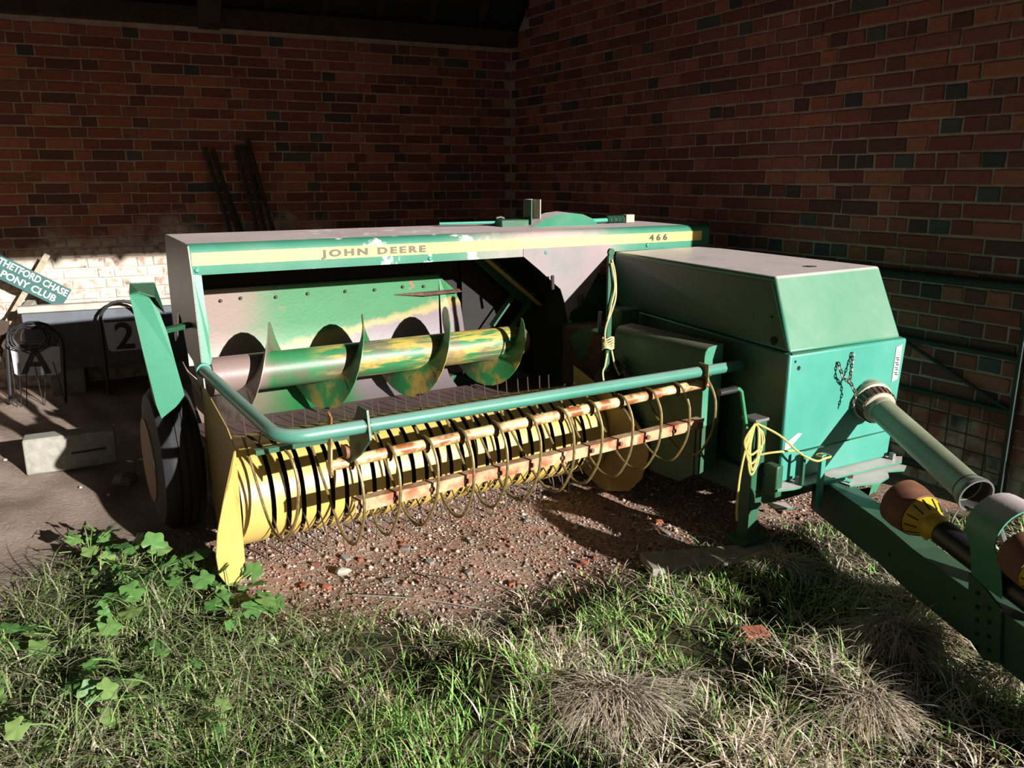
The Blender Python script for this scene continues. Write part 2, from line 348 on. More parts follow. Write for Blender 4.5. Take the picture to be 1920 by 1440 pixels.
def floor_mat():
    t = NT('trodden earth and brick rubble')
    g = t.n('NewGeometry'); sp = t.n('SeparateXYZ'); t.l(g.outputs['Position'], sp.inputs[0])
    K = 'Generated'
    def rng_(sock, a, b):
        r = t.n('MapRange', interpolation_type='SMOOTHSTEP'); r.inputs[1].default_value = a; r.inputs[2].default_value = b; t.l(sock, r.inputs[0]); return r.outputs[0]
    def pn(scale, a, b, det=6, off=0):
        x = t.n('TexNoise'); x.inputs['Scale'].default_value = scale; x.inputs['Detail'].default_value = det
        v = t.n('VectorMath', operation='ADD'); v.inputs[1].default_value = (off, off, off); t.l(g.outputs['Position'], v.inputs[0]); t.l(v.outputs[0], x.inputs['Vector'])
        return rng_(x.outputs['Fac'], a, b)
    dirt = t.mix(pn(5, .3, .7), lin('a99789'), lin('8f7d70'))
    dirt = t.mix(t.mul(pn(40, .55, .7), .5), dirt, lin('c2b09c'))
    rub = t.mix(pn(9, .35, .65, off=3), lin('a87d69'), lin('94806f'))
    rub = t.mix(pn(60, .5, .65, off=5), rub, lin('c4ad9c'))
    rub = t.mix(t.mul(pn(90, .58, .64, off=8), .8), rub, lin('6a554a'))
    m = t.mul(rng_(sp.outputs[0], -1.75, -1.15), rng_(sp.outputs[1], 5.4, 4.6))
    col = t.mix(m, dirt, rub)
    # soil under the grass
    soil = t.mix(pn(14, .35, .65, off=2), lin('3a3222'), lin('2e321c'))
    a = t.n('Attribute', attribute_name='tint', attribute_type='GEOMETRY'); s3 = t.n('SeparateColor'); t.l(a.outputs['Color'], s3.inputs[0])
    col = t.mix(t.mul(s3.outputs[0], pn(10, .2, .45, off=4)), col, soil)
    t.bump(t.mul(pn(70, .3, .7), pn(25, .2, .8), 'ADD'), .3, .010)
    return t.done(col, .97, 0, .2)
def build_floor():
    xs = np.concatenate([np.linspace(-14, -3.5, 12)[:-1], np.linspace(-3.5, 3.2, 200), np.linspace(3.2, 12, 10)[1:]])
    ys = np.concatenate([np.linspace(-12, 1.2, 12)[:-1], np.linspace(1.2, 6.5, 170), np.linspace(6.5, 12, 8)[1:]])
    X, Y = np.meshgrid(xs, ys); Z = gz(X, Y)
    vs = np.stack([X, Y, Z], -1).reshape(-1, 3); nx = len(xs); ny = len(ys)
    i = (np.arange(ny-1)[:, None]*nx+np.arange(nx-1)[None]).ravel(); fs = np.stack([i, i+1, i+1+nx, i+nx], -1)
    m = np.clip((grass_line(X)-Y)/.25+.3, 0, 1).ravel()
    me = np_mesh('floor', vs, fs, floor_mat(), np.stack([m, m, m], -1)); me.polygons.foreach_set('use_smooth', [True]*len(me.polygons))
    return tag(obj('floor', me), 'trodden brown earth floor with red brick rubble and grassy front edge', 'ground', kind='structure')
floor = build_floor()
CO, MOR = .082, .012           # course height and joint
def brick_mesh(L, seed, n='brick'):
    r = random.Random(seed); h = CO-MOR; j = lambda a: r.uniform(-a, a); c = .005
    o = [(-L/2+j(.003), z+j(.002)) for z in (-h/2, h/2)]; e = [(L/2+j(.003), z+j(.002)) for z in (-h/2, h/2)]
    ring = [o[0], e[0], e[1], o[1]]; cx = lambda p, k: (p[0]*(1-2*k/L), p[1]*(1-2*k/h))
    back = [(p[0], .05, p[1]) for p in ring]; mid = [(p[0], .004+j(.001), p[1]) for p in ring]; fr = [(cx(p, c)[0], j(.0015), cx(p, c)[1]) for p in ring]
    fs = [(8, 9, 10, 11)]+[(k, (k+1) % 4, (k+1) % 4+4, k+4) for k in range(4)]+[(k+4, (k+1) % 4+4, (k+1) % 4+8, k+8) for k in range(4)]
    return back+mid+fr, fs
BM = {}
for kind, L in (('s', .228), ('h', .108)):
    BM[kind] = []
    for k in range(5):
        vs, fs = brick_mesh(L, k+(50 if kind == 'h' else 0)); me = bpy.data.meshes.new('brick'); me.from_pydata(vs, [], fs); me.materials.append(M['brick'])
        bm = bmesh.new(); bm.from_mesh(me); bmesh.ops.recalc_face_normals(bm, faces=bm.faces); bm.to_mesh(me); bm.free(); BM[kind].append((me, vs, fs))
HIDE = [[(303, 447), (960, 418), (1330, 425), (1340, 465), (1650, 500), (1705, 635), (1670, 870), (1400, 900), (380, 900), (250, 640)]]
def inside(p, poly):
    c = False; j = len(poly)-1
    for i in range(len(poly)):
        (x1, y1), (x2, y2) = poly[i], poly[j]
        if (y1 > p[1]) != (y2 > p[1]) and p[0] < (x2-x1)*(p[1]-y1)/(y2-y1)+x1: c = not c
        j = i
    return c
def brick_wall(name, label, mw, s0, s1, ztop, outline, bond):
    r = random.Random(name); core = MB().prism([(x, .008, z) for x, z in outline], (0, .3, 0)).build(name, 'wallcore', smooth=0)
    core.matrix_world = mw; tag(core, label, 'wall', kind='structure'); mi = mw
    lst = []; ncourse = int(6/CO)
    for c in range(ncourse):
        z = (c+.5)*CO; s = s0+(c % 2)*.06-r.uniform(0, .02)
        if bond == 'english': seq = ['s'] if c % 2 else ['h']
        else: seq = ['s', 'h']
        i = r.randrange(2)
        while s < s1:
            k = seq[i % len(seq)]; i += 1
            if bond == 'english' and r.random() < .10: k = 'h' if k == 's' else 's'
            L = .24 if k == 's' else .12
            if s+L > s1+.02:
                k = 'h'; L = .12
                if s+L > s1+.02: break
            xm = s+L/2
            if z+CO/2 < ztop(xm): lst.append((k, xm, z+r.uniform(-.0025, .0025)))
            s += L
    scored = []
    for k, x, z in lst:
        P = mi @ V((x, 0, z)); a = proj(P); hw = .114 if k == 's' else .054
        p0, p1 = proj(mi @ V((x-hw, 0, z))), proj(mi @ V((x+hw, 0, z))); q0, q1 = proj(mi @ V((x, 0, z-.034))), proj(mi @ V((x, 0, z+.034)))
        vis = -10 < a[0] < 1930 and -10 < a[1] < 1450 and not inside(a, HIDE[0])
        area = math.hypot(p1[0]-p0[0], p1[1]-p0[1])*math.hypot(q1[0]-q0[0], q1[1]-q0[1]) if vis else 0
        scored.append((area, k, x, z))
    scored.sort(reverse=True); vv = []; ff = []; tones = []
    for n, (area, k, x, z) in enumerate(scored):
        me, vs, fs = r.choice(BM[k]); y = r.uniform(-.003, .003)
        tone = r.random()*(.86 if r.random() < .8 else 1) if k == 's' else r.random()**.8
        if n < 300 and area > 0:
            o = obj('brick', me, core); o.location = (x, y, z); o['tone'] = tone
        else:
            b = len(vv); vv += [(p[0]+x, p[1]+y, p[2]+z) for p in vs]; ff += [tuple(i+b for i in f) for f in fs]; tones += [tone]*len(vs)
    me = bpy.data.meshes.new('bricks'); me.from_pydata(vv, [], ff); a = me.attributes.new('tone', 'FLOAT', 'POINT'); a.data.foreach_set('value', tones); me.materials.append(M['brickm'])
    bm = bmesh.new(); bm.from_mesh(me); bmesh.ops.recalc_face_normals(bm, faces=bm.faces); bm.to_mesh(me); bm.free()
    o = obj('bricks', me, core); o['kind'] = 'stuff'
    return core
RX = V((math.sin(ANG_R), -math.cos(ANG_R), 0)); BX = V((math.sin(ANG_B), math.cos(ANG_B), 0))
def frame(xa):
    ya = V((0, 0, 1)).cross(xa); return Matrix(((xa.x, ya.x, 0, CORNER.x), (xa.y, ya.y, 0, CORNER.y), (0, 0, 1, 0), (0, 0, 0, 1)))
MWR, MWB = frame(RX), frame(BX)
WL, EB, RIDGE, PIT = 5.10, 2.77, 3.02, 1.0      # right wall length, back eave height, ridge distance, roof slope
roofz = lambda d: EB+min(d, 2*RIDGE-d)*PIT
kk = abs(RX.dot(V((BX.y, -BX.x, 0))))           # distance from the back wall per metre of right wall
wall_right = brick_wall('wall_right', 'tall old red brick side wall beside the baler', MWR, 0.0, WL, lambda x: roofz(x*kk)-.02,
                        [(-.3, -.2), (WL, -.2), (WL, roofz(WL*kk)), (RIDGE/kk, roofz(RIDGE)), (0, roofz(0)), (-.3, roofz(0))], 'english')
wall_back = brick_wall('wall_back', 'dark red brick rear wall with limewashed lower courses', MWB, -7.2, 0.0, lambda x: EB, [(-9, -.2), (.3, -.2), (.3, EB+.05), (-9, EB+.05)], 'flemish')
# the end wall out of the frame to the left closes the building
wl = MB().prism([(-9.3, -.3, -.2), (-9.3, -.3, roofz(0)), (-9.3, -RIDGE, roofz(RIDGE)), (-9.3, -6.0, roofz(6.0)), (-9.3, -6.0, -.2)], (.3, 0, 0)).build('wall_left', 'wallcore', smooth=0)
wl.matrix_world = MWB; tag(wl, 'far end wall of the open barn', 'wall', kind='structure')
# roof: local x along the back wall, -y into the barn
def roof():
    c = MB(); x0, x1 = -9.6, .9
    for (d0, d1) in ((-.35, RIDGE), (RIDGE, 6.05)):
        za, zb = EB+min(d0, 2*RIDGE-d0)*PIT+.17, EB+min(d1, 2*RIDGE-d1)*PIT+.17
        c.prism([(x0, -d0, za), (x0, -d1, zb), (x0, -d1, zb+.06), (x0, -d0, za+.06)], (x1-x0, 0, 0))
    o = c.build('ceiling', 'felt', smooth=0); o.matrix_world = MWB; tag(o, 'dark underside of the pitched barn roof', 'roof', kind='structure')
    raf = MB().prism([(-.03, .3, EB-.16), (-.03, -RIDGE, EB+RIDGE*PIT+.02), (-.03, -RIDGE, EB+RIDGE*PIT+.17), (-.03, .3, EB-.01)], (.06, 0, 0)).mesh('rafter', M['timber'], 0)
    x = -8.6
    while x < .6:
        q = obj('rafter', raf, o); q.location = (x, 0, .0); x += .46
    raf2 = MB().prism([(-.03, -RIDGE, EB+RIDGE*PIT+.02), (-.03, -6.0, EB+(2*RIDGE-6.0)*PIT+.02), (-.03, -6.0, EB+(2*RIDGE-6.0)*PIT+.17), (-.03, -RIDGE, EB+RIDGE*PIT+.17)], (.06, 0, 0)).mesh('rafter', M['timber'], 0)
    x = -8.6
    while x < .6:
        q = obj('rafter', raf2, o); q.location = (x, 0, .0); x += .46
    MB().beam((-2.62, .0, EB+.02), (-2.62, -1.6, EB+1.2), .16, .18).build('tie_beam', 'timber', o, smooth=0)
    MB().beam((x0, -RIDGE, EB+RIDGE*PIT+.1), (x1, -RIDGE, EB+RIDGE*PIT+.1), .05, .2).build('ridge_board', 'timber', o, smooth=0)
    t = MB().box(-9, .05, -.11, .02, EB-.03, EB+.10).build('trim_1', 'timber', smooth=0); t.matrix_world = MWB; tag(t, 'rough timber wall plate under the rafters', 'beam', kind='structure')
    t = MB().box(-9.3, .8, -6.0, -5.88, 2.87, 3.05).build('trim_2', 'timber', smooth=0); t.matrix_world = MWB; tag(t, 'timber beam over the open front of the barn', 'beam', kind='structure')
roof()
# ------------------------------------------------------------------ the baler: local x across the pickup, -y forward, z up
BA = R(31.3); BO = V((-1.18, 3.18, 0))
baler = empty('baler', BO, BA)
tag(baler, 'green and yellow pickup hay baler parked in front of the brick corner', 'baler')
BMAT = Matrix.Translation(BO) @ Matrix.Rotation(BA, 4, 'Z'); BINV = BMAT.inverted()
L_ = lambda *p: BINV @ V(p)           # world point to baler coordinates
def part(mb, name, mat, parent=None, bevel=0, smooth=35, label=None):
    o = mb.build(name, mat, parent or baler, bevel, smooth)
    if label: o['label'] = label
    return o
def bolt(parent, p, n, r=.011, mat='bolt'):
    return part(MB().lathe([(0, r), (.006, r), (.009, r*.6)], p, n, 6), 'bolt', mat, parent, smooth=0)
# --- hood
hood = part(MB().sheet([(.545, 1.183), (.5, 1.183), (.5, 1.283), (.508, 1.300), (.528, 1.312), (.56, 1.316)], .05, 3.12, -.006), 'hood_front', 'hood_front', label='long green front of the hood with bird droppings')
part(MB().sheet([(.56, 1.316), (.8, 1.324), (1.05, 1.330), (1.06, 1.318), (1.06, 1.24)], .05, 3.12, -.005), 'hood_top', 'hood_top', label='dust covered top of the hood')
part(MB().box(3.114, 3.12, .5, 1.06, 1.0, 1.316), 'hood_end', 'dgreen')
part(MB().box(.056, 3.05, .4975, .5, 1.224, 1.280), 'stripe', 'stripe', hood, label='yellow stripe along the hood')
def lettering(txt, x0, x1, h, z, mat, space):
    me = text_mesh(txt, h/.69, mat, .001, space, bold=.0022); xs = [v.co.x for v in me.vertices]; k = (x1-x0)/(max(xs)-min(xs)); mn = min(xs)
    for v in me.vertices: v.co = V(((v.co.x-mn)*k+x0, .4965-v.co.z, v.co.y+z))
    letters(me, hood)
lettering('JOHN DEERE', .634, 1.177, .030, 1.237, 'letter', 1.35)
lettering('466', 2.631, 2.770, .033, 1.236, 'letter_dark', 1.6)
for x, z in ((.075, 1.205), (2.62, 1.21), (1.2, 1.2), (1.9, 1.2)): bolt(hood, (x, .5, z), (0, -1, 0), .012, 'teal2')
# left side plate with its bright front flange
part(MB().prism([(.044, y, z) for y, z in ((.5, 1.31), (.468, 1.19), (.43, .80), (.395, .60), (.375, .50), (.385, .46), (.41, .445), (.435, .47), (.50, .66), (.62, .78), (.74, .80), (.82, .95), (.9, .98), (.98, .84), (1.06, .80), (1.08, 1.1), (1.055, 1.33), (.8, 1.324), (.56, 1.316), (.525, 1.312))], (.006, 0, 0)), 'side_plate', 'sideplate', smooth=0, label='dusty left side plate of the hood')
part(MB().prism([(.05, .470, 1.19), (.086, .470, 1.185), (.087, .455, 1.05), (.097, .445, .95), (.088, .44, .92), (.092, .432, .82), (.083, .43, .795), (.05, .43, .80)], (0, .004, 0)), 'front_flange', 'teal', smooth=0)
# inside: back panel, upper back, trough floor
panel = part(MB().sheet([(1.0, 1.05), (1.012, 1.045), (1.012, .85), (1.0, .68), (.965, .56), (.90, .475), (.80, .43)], .09, 1.50, .005), 'back_panel', 'panel', label='green back panel behind the auger, worn to yellow and grey')
part(MB().prism([(1.50, 1.012, 1.045), (1.60, 1.015, .96), (1.64, 1.015, .88), (1.66, 1.0, .68), (1.66, .965, .56), (1.5, .965, .56)], (0, .005, 0)), 'panel_corner', 'panel', smooth=0)
part(MB().prism([(1.22, 1.005, .955), (1.62, .985, .962), (1.62, .96, .95), (1.4, .98, .94)], (0, .002, .004)), 'panel_rib', 'rust', smooth=0)
for x in (.16, .27, .37, .55, .72, .93, 1.10, 1.27, 1.40): bolt(panel, (x, 1.008, 1.0+random.uniform(-.008, .004)), (0, -1, 0), .009)
part(MB().box(.05, 2.5, 1.075, 1.085, .9, 1.32), 'upper_back', 'chamber_shade')
part(MB().sheet([(.80, .43), (.62, .425), (.43, .44)], .05, 2.07, .005), 'trough_floor', 'trough', label='polished brown floor under the auger')
part(MB().box(1.66, 2.09, 1.03, 1.04, .42, 1.2), 'chamber_back', 'chamber_shade')  # painted black in place of a deep, dark chamber
part(MB().box(2.085, 2.09, .5, 1.04, .4, 1.19), 'chamber_side', 'chamber_shade')
part(MB().beam((1.80, .92, .74), (1.99, .92, .96), .05, .012), 'strut', 'dgreen', smooth=0)
part(MB().beam((1.88, .86, .70), (2.06, .86, .92), .04, .012), 'strut', 'dgreen', smooth=0)
part(MB().beam((1.66, .8, 1.18), (2.06, .8, .86), .05, .01), 'strut', 'yellow_dull', smooth=0)
part(MB().prism([(1.62, .9, 1.18), (1.75, .9, 1.18), (2.07, .9, .92), (2.07, .9, .80)], (0, .006, 0)), 'chute_web', 'dgreen', smooth=0)
# pale gusset hanging from the hood
g = part(MB().prism([(x, .496, z) for x, z in ((1.755, 1.185), (1.86, 1.105), (2.0, .992), (2.035, .90), (2.057, .812), (2.075, .86), (2.145, .89), (2.345, 1.2), (2.345, 1.225), (1.755, 1.225))], (0, .006, 0)), 'gusset', 'gusset', smooth=0, label='pale dusty gusset plate under the hood')
for x, z in ((1.93, 1.0), (2.13, .89)): part(MB().tube([(x, .47, z), (x-.01, .46, z+.075)], .010, 8), 'stud', 'bolt', g)
part(MB().prism([(2.057, .5, .83), (2.057, .5, .42), (2.11, .30, .45), (2.13, .22, .50), (2.16, .30, .60)], (.006, .004, 0)), 'chute_cheek', 'dgreen', smooth=0)
# --- auger
AY, AZ = .65, .69
part(MB().lathe([(.0, .03), (.02, .088), (.03, .09), (1.70, .09), (1.703, .075)], (.1, AY, AZ), (1, 0, 0), 28), 'auger_tube', 'auger', label='green auger tube rubbed to yellow')
part(MB().lathe([(0, .074), (.05, .076), (.055, .06)], (1.80, AY, AZ), (1, 0, 0), 24), 'auger_end', 'rustcone')
def flight():
    mb = MB(); n = 24; turns = 3.82; ro, ri = .232, .088; vs = []; fs = []; N = int(n*turns)
    for i in range(N+1):
        a = 2*math.pi*i/n; x = 1.835-.475*i/n; rr = ro*min(1, .55+.45*min(i/6, (N-i)/2+.6))
        dy, dz = -math.sin(a), math.cos(a)
        for (r_, off) in ((ri, -.002), (rr, -.002), (rr, .002), (ri, .002)): vs.append((x+off, AY+dy*r_, AZ+dz*r_))
    for i in range(N):
        for k in range(4): fs.append((i*4+k, i*4+(k+1) % 4, i*4+4+(k+1) % 4, i*4+4+k))
    fs += [(0, 1, 2, 3), (N*4+3, N*4+2, N*4+1, N*4)]
    return mb.add(vs, fs)
part(flight(), 'auger_flight', 'flight', label='spiral auger flight worn to primer and rust')
# --- pickup
PY, PZ, PR = .10, .300, .213
def band_profile(r=PR, a0=95, a1=-100):
    pr = [(.44, .452), (.30, .488), (.20, .505)]
    for k in range(17):
        a = R(90-(190)*k/16*1.0); pr.append((PY-math.cos(a)*r, PZ+math.sin(a)*r))
    return pr
bp = band_profile(); X0, X1, NB = .05, 1.885, 25
ew = .135; bw = (X1-X0-2*ew)/(NB)*1.0; gap = .020
part(MB().lathe([(0, PR-.035), (X1-X0, PR-.035)], (X0, PY, PZ), (1, 0, 0), 24), 'pickup_core', 'dinside')
part(MB().sheet(bp, X0, X0+ew-gap, -.003), 'end_band', 'yellow')
part(MB().sheet(bp, X1-ew, X1, -.003), 'end_band', 'yellow')
bandme = MB().sheet(bp, 0, bw-gap, -.003).mesh('stripper_band', M['yellow'])
for k in range(NB):
    o = obj('stripper_band', bandme, baler); o.location = (X0+ew+k*bw, 0, 0)
# spring tines in the slots
def tine_mesh():
    return MB().tube(spline([(0, 0, .17), (0, .008, .22), (0, .0, .26), (0, -.022, .315)], 3), .0032, 5).mesh('pickup_tine', M['tine'])
tm = tine_mesh()
for k in range(NB+1):
    x = X0+ew+k*bw-gap/2
    for ri, a in enumerate((-30, 20, 112, 158)):
        aa = a+random.uniform(-4, 4)
        o = obj('pickup_tine', tm, baler); o.location = (x+random.uniform(-.003, .003), PY, PZ)
        o.rotation_euler = (R(aa), random.uniform(-.05, .05), 0)
# gathering plates with flared front wings
part(MB().prism([(.02, y, z) for y, z in ((.33, .725), (.24, .725), (-.10, .65), (-.20, .60), (-.20, .08), (.0, .04), (.26, .10), (.36, .30), (.36, .5))], (.004, 0, 0)), 'gathering_plate', 'yellow_dull', smooth=0)
part(MB().prism([(.022, -.2, .60), (-.012, -.235, .50), (-.05, -.255, .41), (-.085, -.275, .30), (-.098, -.28, .21), (-.092, -.275, .13), (-.065, -.26, .075), (-.03, -.235, .05), (.0, -.215, .06), (.022, -.2, .10)], (.002, -.004, 0)), 'flared_wing', 'yellow', smooth=0, label='curved yellow wing at the end of the pickup')
part(MB().prism([(1.9, y, z) for y, z in ((.22, .62), (.18, .61), (-.13, .525), (-.13, .02), (-.06, .0), (.10, .05), (.2, .2))], (.004, 0, 0)), 'gathering_plate', 'yellow', smooth=0)
part(MB().prism([(1.9, -.13, .525), (1.925, -.24, .46), (1.945, -.33, .37), (1.95, -.355, .27), (1.94, -.32, .14), (1.925, -.24, .05), (1.9, -.13, .02)], (.003, -.003, 0)), 'flared_wing', 'yellow_dull', smooth=0)
# guard pipe
pp = [(.046, .44, .78), (.046, .0, .78), (.046, -.62, .78)]+[(.046+.10*(1-math.cos(R(a))), -.66-.10*math.sin(R(a)), .78) for a in range(10, 91, 10)]+[(.3, -.76, .78), (2.14, -.745, .78)]
part(MB().tube(pp, .024, 14), 'guard_pipe', 'pipe', label='bent teal guard pipe across the pickup')
part(MB().lathe([(0, .0255), (.02, .0255)], (.33, -.76, .78), (1, 0, 0), 14), 'tape_band', 'dgreen')
part(MB().lathe([(0, .032), (.02, .032)], (.046, .39, .78), (0, 1, 0), 14), 'pipe_socket', 'teal2')
# wind guard: tube, angle bar, bent fingers
ta, tb = V((.262, -.56, .590)), V((1.975, -.70, .710))
part(MB().tube([ta, tb], .022, 12), 'windguard_tube', 'cream', label='pale yellow windguard tube with rust')
ba_, bb = V((.335, -.625, .438)), V((1.965, -.70, .520))
ang = MB().beam(ba_, bb, .004, .045); ang.beam(ba_+V((0, .02, .021)), bb+V((0, .02, .021)), .045, .004)
bar = part(ang, 'windguard_bar', 'rusty', smooth=0, label='rusty angle bar of the windguard')
fing = MB().tube(spline([(0, .01, .030), (0, -.030, .026), (.004, -.058, .0), (.008, -.085, -.06), (.008, -.088, -.14), (.002, -.075, -.22), (-.012, -.02, -.315), (-.02, .06, -.335), (-.022, .16, -.29), (-.02, .30, -.17), (-.02, .42, -.06)], 5), .0058, 7).mesh('guard_finger', M['wire'])
curl = MB().tube([(0, (.029)*math.sin(R(a)), .029*math.cos(R(a))) for a in range(-150, 60, 15)], .0058, 7).mesh('finger_hook', M['rust'])
for k in range(12):
    f = (.085+k*.145)/1.713; p = ta.lerp(tb, min(f, .985))
    o = obj('guard_finger', fing, baler); o.location = p; o.rotation_euler = (random.uniform(-.03, .03), random.uniform(-.04, .04), random.uniform(-.05, .05))
    c = obj('finger_hook', curl, o)
    bolt(bar, ba_.lerp(bb, max(0.01, min(.99, (p.x-ba_.x)/(bb.x-ba_.x))))+V((0, -.003, 0)), (0, -1, 0), .011, 'rustcone')
for x in (.13,): # fingers lost from the bar lie over the end of the drum
    o = obj('guard_finger', fing, baler); o.location = (x+.02, -.44, .60); o.rotation_euler = (.1, .02, .08)
part(MB().beam((.235, -.70, .82), (.262, -.585, .565), .035, .006, (1, 0, 0)), 'hanger_strap', 'cream', smooth=0)
part(MB().prism([(.335, -.78, .84), (.335, -.70, .84), (.335, -.60, .70), (.335, -.60, .60), (.335, -.70, .66), (.335, -.80, .74)], (.008, 0, 0)), 'hanger_plate', 'dgreen', smooth=0)
part(MB().lathe([(0, .026), (.012, .026)], (.30, -.64, .66), (1, 0, 0), 14), 'washer', 'rustcone')
rb = part(MB().prism([(1.88, -.80, .82), (1.88, -.74, .82), (1.97, -.70, .75), (1.99, -.685, .71), (1.96, -.70, .68), (1.88, -.80, .74)], (.006, .004, 0)), 'hanger_plate', 'yellow_dull', smooth=0)
bolt(rb, (1.925, -.755, .765), (-.7, -.7, 0), .014)
part(MB().beam((.1, -.18, .56), (.62, -.16, .56), .03, .02), 'lift_arm', 'dgreen', smooth=0)
# --- left wheel and its shield
wheel = part(MB()._lathe([(0, .19), (.012, .25), (.02, .30), (.045, .325), (.06, .334), (.075, .334), (.078, .326), (.084, .326), (.087, .336), (.11, .339), (.113, .33), (.119, .33), (.122, .338), (.145, .336), (.148, .327), (.154, .327), (.157, .333), (.17, .33), (.19, .30), (.2, .25), (.21, .19)], V((-.185, .64, .338)), V((1, 0, 0)), 40, True), 'tyre', 'rubber', label='worn ribbed implement tyre')
part(MB().lathe([(-.004, .195), (.004, .196), (.02, .18), (.05, .17), (.055, .06), (.02, .055), (.015, .03)], (-.185, .64, .338), (1, 0, 0), 28), 'rim', 'rim', wheel)
part(MB().box(-.10, .06, .61, .67, .31, .37), 'stub_axle', 'dgreen')
sh = MB(); front = [(-.222, .36, 1.135), (-.19, .35, 1.14), (-.15, .345, 1.12), (-.118, .345, 1.06), (-.095, .345, .97), (-.075, .345, .84), (-.055, .345, .72), (-.05, .345, .685), (-.09, .35, .645), (-.150, .36, .600), (-.165, .36, .66), (-.195, .36, .9)]
sh.prism(front, (0, .004, 0))
part(sh, 'wheel_shield', 'teal', smooth=0, label='bent green sheet shield in front of the left wheel')
part(MB().hexa([(-.150, .36, .600), (-.147, .36, .600), (-.15, .52, .64), (-.153, .52, .64), (-.222, .36, 1.135), (-.219, .36, 1.135), (-.20, .50, 1.15), (-.203, .50, 1.15)]), 'shield_flange', 'dgreen', smooth=0)
part(MB().prism([(-.222, .36, 1.135), (-.19, .35, 1.145), (-.13, .345, 1.12), (-.07, .50, 1.02), (-.10, .52, 1.16), (-.20, .50, 1.165)], (0, 0, .004)), 'shield_cap', 'dgreen', smooth=0)
part(MB().beam((-.1, .5, .95), (.05, .62, .95), .04, .02), 'shield_bracket', 'dgreen')
# right wheel behind the gearbox housing, bale chamber behind the hood
w2 = part(MB()._lathe([(0, .19), (.02, .29), (.05, .33), (.2, .33), (.23, .29), (.25, .19)], V((2.72, .95, .332)), V((1, 0, 0)), 32, True), 'tyre', 'rubber')
part(MB().lathe([(-.004, .195), (.02, .18), (.05, .06), (.02, .05)], (2.72, .95, .332), (1, 0, 0), 24), 'rim', 'rim', w2)
part(MB().box(2.12, 2.62, .55, 1.55, .42, 1.0), 'bale_chamber', 'dgreen')
part(MB().box(2.3, 2.75, .9, 1.0, .3, .4), 'axle_beam', 'dgreen')
part(MB().box(.05, 2.3, 1.09, 1.16, .32, .42), 'axle_beam', 'dgreen')
# --- bits on top of the hood
k1 = part(MB().box(1.985, 1.991, .78, .86, 1.32, 1.475), 'lever_bracket', 'dgreen', smooth=0)
k2 = part(MB().box(2.045, 2.051, .78, .86, 1.32, 1.475).box(1.985, 2.05, .86, .864, 1.32, 1.475), 'lever_bracket', 'beige', smooth=0, label='perforated upright bracket on the hood')
for z in (1.45, 1.418, 1.386):
    part(MB().lathe([(0, .007), (.0015, .007)], (2.018, .858, z), (0, -1, 0), 8), 'hole', 'black', k2)
part(MB().prism([(1.96, .74, 1.318), (2.05, .72, 1.368), (2.13, .71, 1.392), (2.21, .71, 1.398), (2.30, .71, 1.388), (2.38, .72, 1.36), (2.44, .74, 1.318)], (0, .14, .004)), 'knotter_shield', 'teal')
part(MB().box(1.80, 1.99, .80, .92, 1.318, 1.362), 'latch_block', 'dgreen', bevel=.006)
part(MB().tube([(1.48, .95, 1.345), (1.86, .86, 1.348)], .008, 8), 'latch_rod', 'teal2')
part(MB().tube([(1.80, .86, 1.372), (1.82, .85, 1.378), (1.85, .86, 1.37)], .006, 6), 'wing_nut', 'steel')
part(MB().tube([(2.38, .80, 1.342), (2.60, .80, 1.345)], .014, 10), 'spring_rod', 'teal2')
part(MB().tube([(2.545+.13*i/70, .80+.021*math.cos(i*.9), 1.347+.021*math.sin(i*.9)) for i in range(71)], .0045, 5), 'spring', 'dgreen')
part(MB().box(2.68, 2.745, .775, .825, 1.325, 1.375), 'spring_stop', 'beige', bevel=.004)
# --- gearbox housing at the front right (sides run slightly skew to the hood)
zb, zs, zt = .322, .887, 1.188
fl, fr = (2.088, -1.05), (2.842, -1.075); tl, tr = (2.172, -.872), (2.935, -.842); bl, br = (2.335, .44), (3.09, .48)
low = MB().hexa([fl+(zb,), (2.80, -1.072, zb), br+(zb,), bl+(zb,), fl+(zs,), fr+(zs,), br+(zs,), bl+(zs,)])
body = part(low, 'housing_body', 'teal2', bevel=.012, label='sea green gearbox housing with a sheet metal front')
upc = MB().hexa([(fl[0]+.006, fl[1]+.006, zs+.004), (fr[0]-.04, fr[1]+.006, zs+.004), (br[0]-.04, br[1], zs+.004), (bl[0], bl[1], zs+.004), tl+(zt,), (tr[0]-.02, tr[1], zt), (br[0]-.04, br[1], zt), (bl[0], bl[1], zt)])
cover = part(upc, 'housing_cover', 'teal', bevel=.013, label='green housing cover with a dusty flat top')
part(MB().box(2.10, 2.83, -1.052, -1.044, zs-.004, zs+.004), 'seam', 'dgreen', body)
def holes(parent, pts, n, r):
    for p, rr in zip(pts, r): part(MB().lathe([(-.002, rr), (.0015, rr)], p, n, 14), 'hole', 'black', parent)
fx = lambda x: -1.05-(x-2.088)*.033
sx = lambda y: 2.088+(y+1.05)*.1657
part(MB().prism([(sx(-1.04)-.002, -1.04, zb+.01), (sx(.4)-.002, .4, zb+.01), (sx(.4)-.002, .4, zs-.006), (sx(-1.04)-.002, -1.04, zs-.006)], (.001, 0, 0)), 'shade_panel', 'shade_green', body, smooth=0)  # thin overlay that paints shade and grime onto the housing side
part(MB().prism([(sx(-1.03)+.0055, -1.025, zs+.016), (2.329, .42, zs+.016), (2.329, .42, zt-.026), (2.1635, -.86, zt-.026)], (-.0006, 0, 0)), 'shade_panel', 'shade_green', cover, smooth=0)  # matching shade overlay on the side of the cover
holes(body, [(2.123, fx(2.123), .854), (2.146, fx(2.146), .824)], (0, -1, 0), (.006, .010))
sn = V((-.985, .163, 0))
sx = lambda y: 2.088+(y+1.05)*.1657
